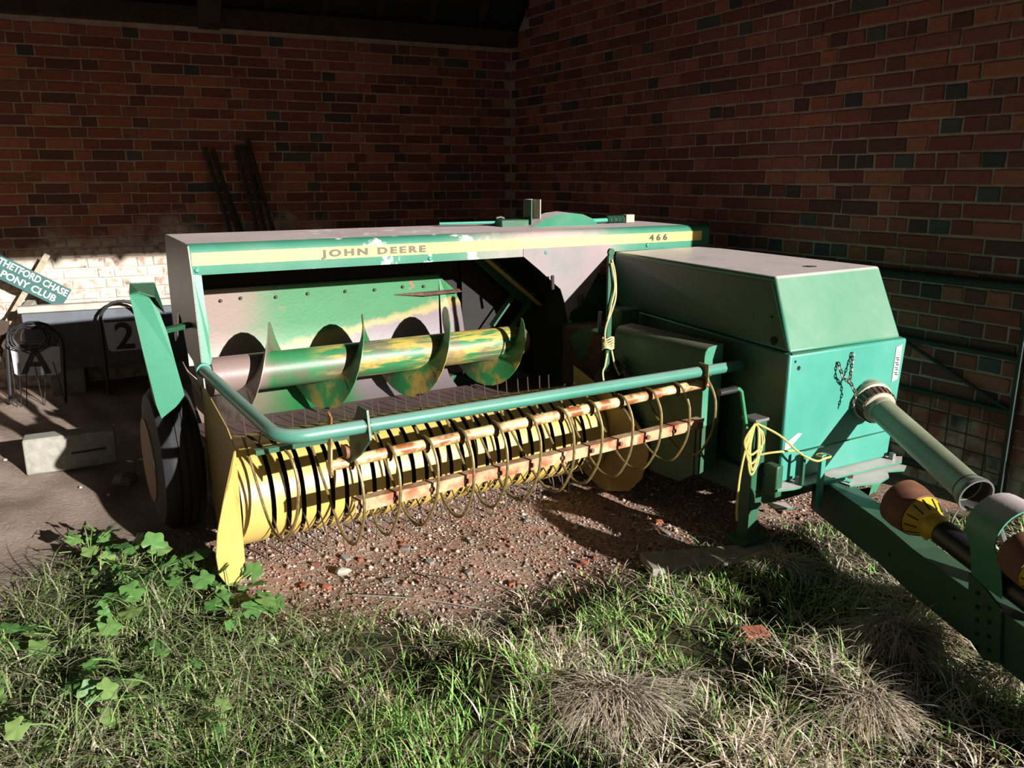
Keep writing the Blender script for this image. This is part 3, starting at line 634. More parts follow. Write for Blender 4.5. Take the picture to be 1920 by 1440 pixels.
holes(cover, [(sx(-.94)+.003, -.94, .925), (sx(-.90)+.018, -.90, 1.02), (sx(-.90)+.015, -.905, .985)], sn, (.019, .005, .005))
part(MB().tube([(2.62+.028*math.cos(a), -.68+.028*math.sin(a)*1.1, zt+.001) for a in np.linspace(0, 6.283, 17)[:-1]], .0022, 4, closed=True), 'emblem', 'letter_dark', cover, label='small round outline mark on the cover')
part(MB().box(2.617, 2.623, -.705, -.66, zt, zt+.002).box(2.60, 2.64, -.662, -.656, zt, zt+.002), 'emblem_bar', 'letter_dark', cover)
part(MB().hexa([(2.40, -.852, 1.135), (2.41, -.8545, 1.135), (2.41, -.853, 1.14), (2.40, -.852, 1.14), (2.39, -.862, 1.165), (2.40, -.866, 1.165), (2.40, -.862, 1.17), (2.39, -.86, 1.17)]), 'scratch', 'white', cover)
# decal with dark smudged characters
lab = part(MB().prism([(x, fx(x)-.0015, z) for x, z in ((2.768, .852), (2.808, .862), (2.80, .70), (2.76, .69))], (0, -.001, 0)), 'decal', 'white', body, smooth=0, label='white label with dark smudged marks')
for i, z in enumerate((.795, .772, .749, .726)):
    part(MB().tube([(2.770, fx(2.77)-.003, z+.008), (2.790, fx(2.79)-.003, z+.006), (2.776, fx(2.77)-.003, z-.002), (2.795, fx(2.79)-.003, z-.005)], .0035, 4), 'decal_mark', 'letter_dark', lab)
for i in range(6): part(MB().box(2.776+.012*(i % 2), 2.782+.012*(i % 2), fx(2.78)-.0045, fx(2.78)-.003, .825-.012*(i//2), .828-.012*(i//2)), 'decal_mark', 'steel', lab)
dl = part(MB().prism([(x, fx(x)-.0015, z) for x, z in ((2.10, .50), (2.17, .535), (2.20, .53), (2.13, .475), (2.10, .47))], (0, -.001, 0)), 'decal', 'white', body, smooth=0, label='torn white label at the corner')
part(MB().box(2.2, 2.8, -1.078, -1.07, .455, .458), 'crease', 'dgreen', body)
# flange, shelf plates, pins under the front
flg = part(MB().prism([(2.02, -1.10, .312), (2.10, -1.12, .312), (2.40, -1.125, .312), (2.80, -1.145, .312), (2.87, -1.10, .312), (2.80, -1.05, .312), (2.09, -1.04, .312)], (0, 0, .008)), 'front_flange', 'teal', smooth=0)
part(MB().prism([(2.36, -1.12, .300), (2.36, -1.20, .300), (2.50, -1.245, .300), (2.60, -1.22, .300), (2.66, -1.17, .300), (2.74, -1.20, .300), (2.80, -1.17, .300), (2.78, -1.10, .300)], (0, 0, .008)), 'shelf_plate', 'teal', smooth=0)
part(MB().prism([(2.52, -1.20, .30), (2.66, -1.16, .30), (2.64, -1.14, .20), (2.54, -1.17, .20)], (.006, .006, 0)), 'shelf_web', 'teal', smooth=0)
part(MB().prism([(2.36, -1.2, .215), (2.58, -1.19, .205), (2.62, -1.12, .215), (2.4, -1.08, .215)], (0, 0, .006)), 'lower_plate', 'rust', smooth=0)
part(MB().prism([(1.98, -1.13, .25), (2.05, -1.16, .25), (2.07, -1.10, .25), (2.0, -1.07, .25)], (0, 0, .008)), 'corner_tab', 'teal', smooth=0)
for x, y in ((2.16, -1.09), (2.79, -1.10)): part(MB().tube([(x, y, .318), (x, y, .35)], .016, 6), 'flange_bolt', 'steel', flg, smooth=0)
part(MB().box(2.205, 2.232, -1.165, -1.145, .22, .462), 'pin_post', 'teal2', bevel=.003)
part(MB().box(2.145, 2.160, -1.12, -1.10, .31, .46), 'pin_post', 'dgreen', bevel=.003)
part(MB().tube([(2.23, -1.16, .33), (2.36, -1.175, .33), (2.385, -1.178, .315), (2.388, -1.18, .25)], .009, 6), 'u_clip', 'teal2')
part(MB().box(2.02, 2.06, -1.09, -1.02, .28, .42), 'pivot_block', 'dgreen', bevel=.006)
part(MB().box(2.1, 2.75, -.98, -.1, .2, .322), 'frame_rail', 'dgreen')
# --- jack stand
jx, jy = 2.005, -.965
j = part(MB().box(jx-.036, jx+.036, jy-.036, jy+.036, .20, .60), 'jack_tube', 'dgreen', bevel=.005, label='square green parking jack')
part(MB().box(jx-.04, jx+.04, jy-.04, jy+.04, .60, .612), 'jack_cap', 'steel', j)
part(MB().box(jx-.03, jx+.028, jy-.03, jy+.03, .06, .22), 'jack_leg', 'dgreen', j)
part(MB().box(jx-.075, jx+.075, jy-.06, jy+.06, .05, .068), 'jack_foot', 'dgreen', j)
part(MB().tube([(jx-.05, jy, .57), (jx-.095, jy-.0, .735), (jx-.11, jy, .748), (jx-.13, jy, .75)], .0085, 8), 'crank', 'green', j)
part(MB().tube([(jx-.13, jy, .75), (jx-.225, jy, .748)], .015, 10), 'crank_grip', 'blackplastic', j)
# --- side guard box, lever and the bits behind it
gp = [(1.968, .265), (1.968, .82), (1.973, .846), (1.986, .861), (2.008, .867), (2.078, .872), (2.08, .30)]
gb2 = MB().prism([(x, -.68, z) for x, z in gp], (0, .64, 0))
gbo = part(gb2, 'guard_box', 'shade_green', label='green side guard with a rounded top')
part(MB().prism([(x+.001, -.683, z) for x, z in gp[1:-1]]+[(2.078, -.683, .50), (1.969, -.683, .50)], (0, .002, 0)), 'guard_front', 'teal', gbo, smooth=0)
part(MB().prism([(1.967, -.655, .26), (1.967, -.56, .20), (1.967, -.29, .19), (1.967, -.26, .42), (1.967, -.655, .5)], (-.004, 0, 0)), 'guard_skirt', 'dgreen', gbo, smooth=0)
bolt(gbo, (1.968, -.48, .71), (-1, 0, 0), .01)
part(MB().box(2.09, 2.22, .07, .2, .80, .92), 'small_box', 'dgreen', bevel=.01)
part(MB().box(2.0, 2.3, .10, .48, .44, .80), 'feeder_case', 'rust', bevel=.02)
part(MB().prism([(1.99, .22, .83), (2.02, .1, .78), (2.03, .12, .70), (1.99, .3, .62), (1.97, .36, .74)], (.006, .02, 0)), 'feeder_fork', 'dgreen', smooth=0)
part(MB().tube([(2.02, .16, .82), (2.02, .15, .91)], .012, 8), 'stud', 'steel')
part(MB().lathe([(0, .04), (.006, .045), (.02, .02)], (2.02, .16, .80), (0, 0, 1), 4), 'stud_clip', 'teal2')
part(MB().lathe([(0, .06), (.03, .075), (.06, .06), (.09, .03)], (1.93, -.05, .60), (-.6, -.8, 0), 16), 'gear_boss', 'dinside')
lv = part(MB().box(1.842, 1.872, -.137, -.123, .66, 1.25), 'trip_lever', 'dgreen', bevel=.004, label='upright green lever tied with twine')
part(MB().lathe([(0, .018), (.014, .018)], (1.857, -.139, 1.25), (0, 1, 0), 14), 'lever_eye', 'dgreen', lv)
part(MB().beam((1.857, -.12, .69), (2.03, .06, .66), .03, .04), 'lever_arm', 'dgreen', lv)
# --- chains
def chain(name, pts, parent, s=.020, r=.0032):
    P = []; d = 0; pts = [V(p) for p in pts]
    tot = sum((b-a).length for a, b in zip(pts, pts[1:])); n = max(2, int(tot/(s*.78)))
    link = [(s/2*math.cos(a)*1.0, s*.32*math.sin(a), 0) for a in np.linspace(0, 2*math.pi, 11)[:-1]]
    mb = MB()
    for i in range(n):
        q = (i+.5)/n*tot; k = 0
        while q > (pts[k+1]-pts[k]).length and k < len(pts)-2: q -= (pts[k+1]-pts[k]).length; k += 1
        t = (pts[k+1]-pts[k]).normalized(); c = pts[k]+t*q; u = t.orthogonal().normalized(); u = Quaternion(t, R(40 if i % 2 else 130)) @ u; b = t.cross(u)
        mb.tube([c+t*x+u*y for x, y, z in link], r, 5, closed=True)
    return part(mb, name, 'chain', parent)
chain('safety_chain', [(2.377, -1.068, .825), (2.385, -1.09, .77), (2.42, -1.10, .735), (2.44, -1.09, .76), (2.468, -1.07, .858)], body)
chain('safety_chain', [(2.43, -1.10, .735), (2.445, -1.12, .69), (2.43, -1.12, .63)], body)
chain('drive_chain', [(1.95, -.12, .72), (1.94, -.16, .68), (1.95, -.12, .64), (1.93, -.18, .66), (1.94, -.2, .60)], None, .03, .005)
# --- drawbar, in world direction swung towards the pickup
D0, D1 = V((1.41, 3.55, 0)), V((1.654, 1.75, 0)); DD = (D1-D0).normalized(); DS = V((-DD.y, DD.x, 0))  # DS points to the right of travel
if DS.x < 0: DS = -DS
def dw(t, s, z): return BINV @ (D0+DD*t+DS*s+V((0, 0, z)))     # along, across, height
TL_ = (D1-D0).length
tg = MB()
sec = [(0.0, .135, .302), (.55, .135, .302), (.75, .118, .285), (1.05, .115, .282), (1.15, .12, .290), (TL_, .12, .290)]
for (a, z0, z1), (b, z2, z3) in zip(sec, sec[1:]):
    tg.hexa([dw(a, -.05, z0), dw(a, .05, z0), dw(b, .05, z2), dw(b, -.05, z2), dw(a, -.05, z1), dw(a, .05, z1), dw(b, .05, z3), dw(b, -.05, z3)])
tongue = part(tg, 'drawbar', 'dgreen', smooth=20, label='long dark green drawbar')
part(MB().prism([dw(-.02, -.06, .30), dw(.10, -.06, .30), dw(.10, .08, .30), dw(-.02, .16, .30)], (0, 0, .012)), 'drawbar_plate', 'rust', tongue, smooth=0)
bp_ = part(MB().prism([dw(1.06, -.052, .345), dw(1.14, -.052, .33), dw(1.22, -.052, .30), dw(1.25, -.052, .13), dw(1.18, -.052, .10), dw(1.10, -.052, .13)], BINV.to_3x3() @ (-DS*.008)), 'support_plate', 'dgreen', tongue, smooth=0)
for i in range(9):
    p = dw(1.115+.055*(i % 2)+.004*i, -.06, .30-.022*i); part(MB().lathe([(0, .0075), (.004, .0075)], p, BINV.to_3x3() @ -DS, 8), 'bolt_hole', 'black', bp_)
holes_ = [(.62, .20), (1.0, .22), (1.42, .23), (1.6, .235)]
for t, z in holes_: part(MB().lathe([(0, .006), (.003, .006)], dw(t, -.05, z), BINV.to_3x3() @ -DS, 8), 'bolt_hole', 'black', tongue)
for t in (1.36, 1.42): part(MB().prism([dw(t, -.048, .29), dw(t+.05, -.048, .29), dw(t+.05, -.048, .335), dw(t, -.048, .335)], BINV.to_3x3() @ (DS*.012)), 'lug', 'teal', tongue, smooth=0)
for t in (1.385, 1.445): part(MB().lathe([(0, .006), (.003, .006)], dw(t, -.05, .315), BINV.to_3x3() @ -DS, 8), 'lug_hole', 'white', tongue)
# arched drive shaft support
arch = []
for a in np.linspace(0, math.pi, 15): arch.append((.025-.115*math.cos(a), .50+.115*math.sin(a)))
prof = [(-.055, .33), (-.075, .44)]+arch+[(.14, .40), (.13, .33)]
ar = MB(); vs = []; n = len(prof)
for t in (1.05, 1.19):
    for k in (0, 1):
        for s_, z in prof:
            cs, cz = .025, .46; q = 1-.035*k; vs.append(dw(t+(.0 if z > .45 else .02), cs+(s_-cs)*q, cz+(z-cz)*q))
fs = []
for i in range(n-1): fs += [(i, i+1, 2*n+i+1, 2*n+i), (n+i, 3*n+i, 3*n+i+1, n+i+1), (i, n+i, n+i+1, i+1), (2*n+i, 2*n+i+1, 3*n+i+1, 3*n+i)]
part(ar.add(vs, fs), 'shaft_arch', 'teal', label='arched green support over the drive shaft')
part(MB().prism([dw(1.2, .04, .27), dw(1.34, .0, .25), dw(1.40, .05, .30), dw(1.30, .14, .34), dw(1.2, .14, .32)], (0, 0, .01)), 'catch_plate', 'plank', smooth=0)
# --- input guard tube from the housing
P0 = V((1.598, 3.655, .645)); P1 = V((1.724, 2.9, .452)); pd = (P1-P0).normalized(); pl = (P1-P0).length
q0 = BINV @ P0; qd = BINV.to_3x3() @ pd
ring = part(MB()._lathe([(-.012, .02), (-.012, .108), (.0, .108), (.0, .095), (.01, .095)], q0+V((0, .02, 0)), V((0, -1, 0)), 28, True), 'shaft_ring', 'green', body)
tubeo = part(MB().lathe([(.10, .05), (.105, .056), (.3, .057), (pl-.05, .058), (pl-.03, .066), (pl, .070)], q0, qd, 24, False), 'guard_tube', 'beige_green', label='pale guard tube over the input shaft')
part(MB()._lathe([(pl, .0695), (pl-.02, .060), (pl-.16, .052), (pl-.161, .001)], q0, qd, 24, False), 'tube_mouth', 'dinside', tubeo)
part(MB()._lathe([(pl-.012, .071), (pl+.004, .071), (pl+.004, .064), (pl-.012, .064)], q0, qd, 24, False), 'tube_lip', 'steel', tubeo)
part(MB().lathe([(-.02, .075), (.02, .086), (.05, .088), (.055, .092), (.075, .092), (.08, .080), (.13, .074), (.135, .060), (.16, .058)], q0, qd, 28), 'guard_collar', 'beige', tubeo, label='beige ribbed guard collar')
u0 = qd.orthogonal().normalized(); v0 = qd.cross(u0)
for k in range(22):
    a = 2*math.pi*k/22; d_ = u0*math.cos(a)+v0*math.sin(a); t_ = qd.cross(d_)
    c = q0+qd*.105+d_*.081
    part(MB().hexa([c+t_*s1*.007+qd*s2*.022+d_*s3*.004-d_*.002*(s2+1) for s3 in (-1, 1) for s1, s2 in ((-1, -1), (1, -1), (1, 1), (-1, 1))]), 'collar_slot', 'rust', tubeo, smooth=0)
part(MB().tube([q0+qd*(pl+.01)+V((.02, -.02, -.04)), q0+qd*(pl+.10)+V((.0, -.03, -.06)), q0+qd*(pl+.16)+V((0, -.03, -.12))], .012, 8), 'tube_stay', 'steel', tubeo)
# --- drive shaft lying on the drawbar
def shaft_piece(P, d, name, lab=None, k=.88):
    p = BINV @ P; d = BINV.to_3x3() @ d.normalized()
    b = part(MB().lathe([(a*k, r*k) for a, r in ((0, .045), (.004, .085), (.02, .102), (.06, .104), (.11, .098), (.135, .094), (.136, .088))], p, d, 28), name, 'rustcone', label=lab)
    part(MB().lathe([(a*k, r*k) for a, r in ((.12, .085), (.138, .0885), (.142, .086), (.19, .060), (.2, .052), (.225, .054), (.235, .050), (.25, .044))], p, d, 24), 'yellow_cone', 'coneyellow', b, label='bright yellow slotted cone')
    u = d.orthogonal().normalized(); v = d.cross(u)
    for i in range(12):
        a = 2*math.pi*i/12; e = u*math.cos(a)+v*math.sin(a)
        part(MB().tube([p+d*.145*k+e*.085*k, p+d*.188*k+e*.062*k], .0028, 4), 'cone_slot', 'softblack', b)
    part(MB().tube([p+d*.205*k+u*.052*k, p+d*.235*k+u*.056*k], .010, 6), 'cone_tab', 'coneyellow', b)
    return b
s1 = V((1.425, 2.88, .447)); sdir = V((.165, -.58, -.10))
c1 = shaft_piece(s1, sdir, 'shaft_bell', 'rust brown bell of the drive shaft guard')
a_ = s1+sdir.normalized()*.23; b_ = s1+sdir.normalized()*.66
part(MB().tube([BINV @ a_, BINV @ b_], .046, 18), 'shaft_tube', 'blackplastic', c1, label='black drive shaft guard tube')
c2 = shaft_piece(V((1.565, 2.37, .49)), V((.05, -.5, -.14)), 'shaft_bell', 'rust brown bell under the arched support', .8)

# ------------------------------------------------------------------ twine tied to the machine
def twine(name, label, paths, mat, r=.0035):
    base = BMAT @ V(paths[0][0]); e = MB()
    for p in paths: e.tube([BMAT @ V(q) for q in spline(p, 6)], r, 6)
    return tag(e.build(name, mat), label, 'twine')
lx, ly = 1.857, -.142
wind = [(lx+.030*math.cos(i*.8), -.13+.022*math.sin(i*.8), .775+.06*i/48+.006*math.sin(i*1.7)) for i in range(48)]
twine('baler_twine', 'pale yellow twine wound around the upright trip lever', [
    [(lx, ly, 1.215), (lx+.018, ly-.006, 1.14), (lx+.02, ly-.012, 1.04), (lx-.002, ly-.014, .97), (lx-.026, ly-.004, .90), (lx-.03, ly, .84), (lx-.02, ly, .80)],
    [(lx-.008, ly-.004, 1.20), (lx+.012, ly-.012, 1.09), (lx-.008, ly-.012, .99), (lx-.02, ly-.008, .93)], wind,
    [(lx-.02, ly-.01, .76), (lx-.04, ly-.02, .70), (lx-.06, ly-.03, .665), (lx-.045, ly-.04, .58), (lx-.02, ly-.05, .56), (lx+.01, ly-.06, .50)],
    [(lx+.01, ly-.006, .77), (lx+.02, ly-.02, .70), (lx+.045, ly-.03, .645)]], 'twine_pale', .0045)
loops = []
for i, (w_, d_) in enumerate(((.05, .17), (.035, .22), (.06, .13), (.025, .20))):
    loops.append([(jx-.05, jy-.045, .60), (jx-.05-w_, jy-.05, .60-d_*.5), (jx-.05-w_*.4, jy-.055, .60-d_), (jx-.05+w_*.9, jy-.05, .60-d_*.7), (jx-.04+w_*.5, jy-.045, .57), (jx-.05, jy-.045, .60)])
twine('baler_twine', 'yellow twine looped over the parking jack and tied to a steel pin', loops+[
    [(jx-.06, jy-.045, .59), (jx-.10, jy-.05, .50), (jx-.135, jy-.06, .38), (jx-.15, jy-.07, .25), (jx-.155, jy-.08, .20)],
    [(jx-.04, jy-.045, .60), (jx+.04, jy-.10, .55), (jx+.10, jy-.16, .48), (jx+.16, jy-.20, .445), (2.20, -1.176, .452), (2.24, -1.178, .455), (2.24, -1.14, .455), (2.2, -1.138, .455), (2.2, -1.17, .455)],
    [(jx-.03, jy-.05, .46), (jx+.03, jy-.08, .47), (jx+.12, jy-.12, .475)]], 'twine', .005)
# ------------------------------------------------------------------ field gate leaning on the side wall
gr = empty('field_gate'); gr.matrix_world = MWR; tag(gr, 'dark green tubular field gate leaning against the brick side wall', 'gate')
GX0, GX1, GZ = 2.9, 4.89, 1.12
gy = lambda z: -.026-.006*(1-z/GZ)       # the foot stands away from the wall
for z, r in ((GZ-.02, .024), (.765, .016), (.50, .016), (.10, .02)):
    MB().tube([(GX0, gy(z), z), (GX1, gy(z), z)], r, 10).build('rail', 'gate', gr)
for x in (GX0, GX1): MB().beam((x, gy(0.0)-.0, .0), (x, gy(GZ), GZ+.02), .045, .022, (1, 0, 0)).build('post', 'gate', gr, bevel=.004)
MB().tube([(4.15, gy(.80), .80), (GX1, gy(.48), .50)], .010, 8).build('brace', 'gate', gr)
wv = MB().tube([(0, gy(.10), .10), (0, gy(.50), .50)], .003, 5).mesh('mesh_wire', M['gate'])
for k in range(18):
    q = obj('mesh_wire', wv, gr); q.location = (GX0+.1+k*.105, -.004, 0)
for z in (.18, .26, .34, .42): MB().tube([(GX0, gy(z)-.004, z), (GX1, gy(z)-.004, z)], .003, 5).build('mesh_wire', 'gate', gr)
# ------------------------------------------------------------------ things along the rear wall (local x runs right along the wall, -y into the barn)
def wallpt(s, off, z): return MWB @ V((s*1.025, -off, z))
mg = empty('feed_trough'); mg.matrix_world = MWB; tag(mg, 'long pale concrete feed trough standing against the rear wall', 'trough')
MB().box(-4.12, -2.82, -.46, -.41, .20, .685).build('front_panel', 'shade_grey', mg, bevel=.008)  # front tinted as it looks in shade, rim left pale
MB().box(-4.12, -4.05, -.41, -.01, .20, .685).build('end_panel', 'manger', mg, bevel=.008)
MB().box(-2.89, -2.82, -.41, -.01, .20, .685).build('end_panel', 'manger', mg, bevel=.008)
MB().box(-4.1, -2.85, -.44, -.01, .20, .25).build('trough_floor', 'manger', mg)
MB().box(-4.14, -2.81, -.485, -.40, .64, .69).build('rim', 'manger', mg, bevel=.008)
for s in (-4.0, -3.15): MB().box(s, s+.24, -.42, -.03, -.02, .20).build('plinth', 'stone', mg, bevel=.01)
# club sign on a stake, tilted, standing in the trough
sg = empty('pony_club_sign', wallpt(-3.98, .16, .84)); tag(sg, 'tilted dark teal sign on a stake with white lettering', 'sign')
xw, nw = BX, V((BX.y, -BX.x, 0)); sr = Matrix((( xw.x, -nw.x, 0), (xw.y, -nw.y, 0), (0, 0, 1))).to_4x4()
sg.matrix_world = Matrix.Translation(wallpt(-3.955, .20, .835)) @ sr @ Matrix.Rotation(R(33), 4, 'Y')
MB().box(-.26, .26, -.006, .006, -.082, .082).build('board', 'signgreen', sg, bevel=.002)
for txt, z, h in (('THETFORD CHASE', .018, .050), ('PONY CLUB', -.058, .050)):
    me = text_mesh(txt, h/.69, 'white', .001, 1.0, bold=.0016, align='CENTER'); xs = [v.co.x for v in me.vertices]; k = min(1, .50/(max(xs)-min(xs)))
    for v in me.vertices: v.co = V((v.co.x*k, -.0075-v.co.z, v.co.y+z))
    letters(me, sg)
MB().box(-.02, .022, .008, .024, -.36, .24).build('stake', 'wood', sg, bevel=.003)
# jump markers
def marker(name, s, off, z, txt, label, w_=.19, h_=.17, tilt=0):
    e = empty(name); e.matrix_world = Matrix.Translation(wallpt(s, off, 0)) @ sr @ Matrix.Rotation(R(tilt), 4, 'Y'); tag(e, label, 'marker', 'jump markers by the trough')
    a = MB().prism([(-w_*.5, 0, z+h_*.5), (w_*.5, 0, z+h_*.5), (w_*.5, 0, z-h_*.4), (w_*.42, 0, z-h_*.5), (-w_*.36, 0, z-h_*.5), (-w_*.44, 0, z-h_*.42)], (0, .008, 0)); a.build('plate', 'signgrey', e, smooth=0)
    me = text_mesh(txt, h_*.8/.69, 'softblack', .001, 1, bold=.005, align='CENTER')
    for v in me.vertices: v.co = V((v.co.x, -.003-v.co.z, v.co.y+z-h_*.42))
    obj('character', me, e)
    MB().box(-w_*.47, w_*.5, -.004, 0, z+h_*.42, z+h_*.5).build('blue_band', 'navy', e, smooth=0)
    hw = w_*.56
    pts = [(-hw, .012, .01), (-hw, .012, z+h_*.45)]+[(-hw*math.cos(a), .012, z+h_*.45+hw*.95*math.sin(a)) for a in np.linspace(.15, math.pi-.15, 10)]+[(hw, .012, z+h_*.45), (hw, .012, .01)]
    MB().tube(pts, .012, 8).build('frame', 'softblack', e)
    return e
marker('jump_marker', -3.37, .60, .455, '2', 'pale marker with a black figure 2 in a black arched frame', .27, .24)
mA = marker('jump_marker', -3.97, .66, .33, 'A', 'pale marker with a black letter A under a tangle of black wire', .31, .23, 4)
for k in range(7):
    a0 = random.uniform(-.04, .04); r0 = random.uniform(.10, .16)
    MB().tube([(a0+r0*math.cos(t), -.02-.01*k, .50+r0*.7*math.sin(t)+.01*math.sin(5*t+k)) for t in np.linspace(0, 2*math.pi, 24)[:-1]], .005, 6, closed=True).build('wire_coil', 'softblack', mA)
for k in range(6):
    x = -.14+.05*k+random.uniform(-.02, .02); MB().tube([(x, -.03, .32), (x+random.uniform(-.04, .08), -.05, .0)], .0035, 5).build('wire_leg', 'softblack', mA)
# a leaning board and pale scraps left of the trough
b = MB().beam(wallpt(-4.34, .45, 0), wallpt(-4.17, .30, .58), .12, .02, nw); tag(b.build('broken_board', 'timber', smooth=0), 'broken brown board leaning at the end of the trough', 'board')
# poles leaning on the wall
for i, (s0, z0, s1) in enumerate(((-2.66, 1.83, -2.50), (-2.60, 1.82, -2.44), (-2.56, 1.62, -2.36), (-2.42, 1.85, -2.30), (-2.37, 1.86, -2.24), (-2.33, 1.90, -2.18), (-2.29, 1.62, -2.13))):
    ln = s1-s0; P = [wallpt(s0+ln*2.2, .38, .0), wallpt(s0, .03, z0)]
    tag(MB().tube(P, .018, 8).build('leaning_pole', 'pole'), 'thin dark pole in the %s leaning on the rear brick wall' % ('bundle of three' if i < 3 else 'bundle of four'), 'pole', 'poles in the bundle of three' if i < 3 else 'poles in the bundle of four')
# concrete block, stones, plank, brick scraps
cb = MB().hexa([V(p) for p in ((-2.674, 4.326, 0), (-2.27, 4.548, 0), (-2.33, 4.66, 0), (-2.73, 4.44, 0), (-2.674, 4.326, .205), (-2.27, 4.548, .205), (-2.33, 4.66, .205), (-2.73, 4.44, .205))])
cbo = tag(cb.build('concrete_block', 'concrete', bevel=.012), 'pale concrete block lying on the earth floor', 'block')
c0, c1_ = V((-2.674, 4.326, 0)), V((-2.27, 4.548, 0)); cn = V((.48, -.877, 0))
MB().beam(c0.lerp(c1_, .50)+V((0, 0, .095))+cn*.001, c0.lerp(c1_, .88)+V((0, 0, .10))+cn*.001, .004, .012, (0, 0, 1)).build('crack', 'softblack', cbo, smooth=0)
def rock(name, mat, loc, r, sc, label, cat, group=None, seg=8):
    z = float(gz(loc[0], loc[1])); o = MB().ball((0, 0, 0), r, sc, seg, .18).build(name, mat, smooth=25); o.location = (loc[0], loc[1], z+r*sc[2]*.72); o.rotation_euler = (0, 0, random.uniform(0, 6))
    return tag(o, label, cat, group)
rock('field_stone', 'stone', (-2.07, 4.20), .055, (1.2, .9, .75), 'grey stone lying between the concrete block and the tyre', 'stone')
rock('white_stone', 'manger', (-.70, 3.15), .028, (1.2, .8, .7), 'white stone chip on the red rubble before the pickup', 'stone')
M['chip'] = plain('orange brick chip', 'a85f43', .95, 0, .2, 30); M['chip2'] = plain('dark red brick chip', '82493a', .95, 0, .2, 30)
def chip(loc, s, mat, label, group=None, rz=None):
    z = float(gz(loc[0], loc[1])); o = MB().hexa([(x*s[0]+random.uniform(-.2, .2)*s[0], y*s[1]+random.uniform(-.2, .2)*s[1], q*s[2]) for q in (-1, 1) for x, y in ((-1, -1), (1, -1), (1, 1), (-1, 1))]).build('brick_fragment', mat, bevel=.003)
    o.location = (loc[0], loc[1], z+s[2]*.7); o.rotation_euler = (random.uniform(-.2, .2), random.uniform(-.2, .2), random.uniform(0, 3) if rz is None else rz); return tag(o, label, 'brick fragment', group)
chip((.84, 2.60), (.055, .03, .028), 'chip', 'orange half brick half buried in the dry grass', rz=.3)
chip((-.86, 2.24), (.018, .009, .007), 'chip', 'small orange brick scrap among the weeds')
chip((-1.86, 3.30), (.05, .03, .008), 'chip2', 'flat brown tile scrap at the edge of the weeds')
for k in range(26):
    x, y = random.uniform(-.95, .9), random.uniform(2.95, 3.75)
    if y < float(grass_line(x))+.05: y = float(grass_line(x))+random.uniform(.06, .4)
    chip((x, y), (random.uniform(.010, .022), random.uniform(.008, .015), random.uniform(.005, .01)), random.choice(['chip', 'chip', 'chip2', 'stone']), 'small brick fragment scattered in the red rubble', 'brick fragments in the rubble')
for k in range(10):
    x, y = random.uniform(-3.0, -1.9), random.uniform(3.7, 5.0)
    rock('pale_pebble', 'manger', (x, y), random.uniform(.008, .013), (1, .9, .7), 'pale pebble on the bare earth floor', 'pebble', 'pebbles on the earth floor', 6)
pk = MB().beam((.56, 3.19, .03), (1.18, 3.30, .03), .16, .035); tag(pk.build('plank', 'plank', bevel=.004), 'grey weathered plank lying under the parking jack', 'plank')
# ------------------------------------------------------------------ gravel
def tint_mat(name, rough=.9, sss=False):
    t = NT(name); a = t.n('Attribute', attribute_name='tint', attribute_type='GEOMETRY')
    return t.done(a.outputs['Color'], rough, 0, .25)
def scatter_gravel():
    N = 26000; x = rng.uniform(-1.7, 1.9, N); y = rng.uniform(2.6, 5.0, N)
    keep = (y > grass_line(x)-.12) & (rng.random(N) < np.clip((x+1.75)/.5, 0, 1)); x, y = x[keep], y[keep]; n = len(x)
    base = np.array([(0, 0, 1), (1, 0, 0), (0, 1, 0), (-1, 0, 0), (0, -1, 0), (0, 0, -.5)], float)
    tri = np.array([(0, 1, 2), (0, 2, 3), (0, 3, 4), (0, 4, 1), (5, 2, 1), (5, 3, 2), (5, 4, 3), (5, 1, 4)])
    s = rng.uniform(.003, .0075, n)*(1+1.1*(rng.random(n) < .08)); ang = rng.uniform(0, 6.28, n)
    v = base[None]*(1+rng.uniform(-.35, .35, (n, 6, 3)))*s[:, None, None]; v[:, :, 2] *= .75
    c, q = np.cos(ang)[:, None], np.sin(ang)[:, None]; vx = v[:, :, 0]*c-v[:, :, 1]*q; vy = v[:, :, 0]*q+v[:, :, 1]*c
    V_ = np.stack([vx+x[:, None], vy+y[:, None], v[:, :, 2]+gz(x, y)[:, None]+s[:, None]*.2], -1).reshape(-1, 3)
    F_ = (tri[None]+6*np.arange(n)[:, None, None]).reshape(-1, 3)
    pal = np.array([lin(c)[:3] for c in ('b98a75', 'b3917e', 'c9b4a2', 'a67a66', '9b887c', 'd6c9bc', '8d6a5b', 'bfa692', 'a9998d')]); col = pal[rng.integers(0, len(pal), n)]*np.where(rng.random((n, 1)) < .25, rng.uniform(.25, .6, (n, 1)), rng.uniform(.75, 1.15, (n, 1)))
    return tag(obj('gravel', np_mesh('gravel', V_, F_, tint_mat('gravel stone', .95), np.repeat(col, 6, 0))), 'fine red and grey gravel in front of and under the pickup', 'gravel', kind='stuff')
scatter_gravel()
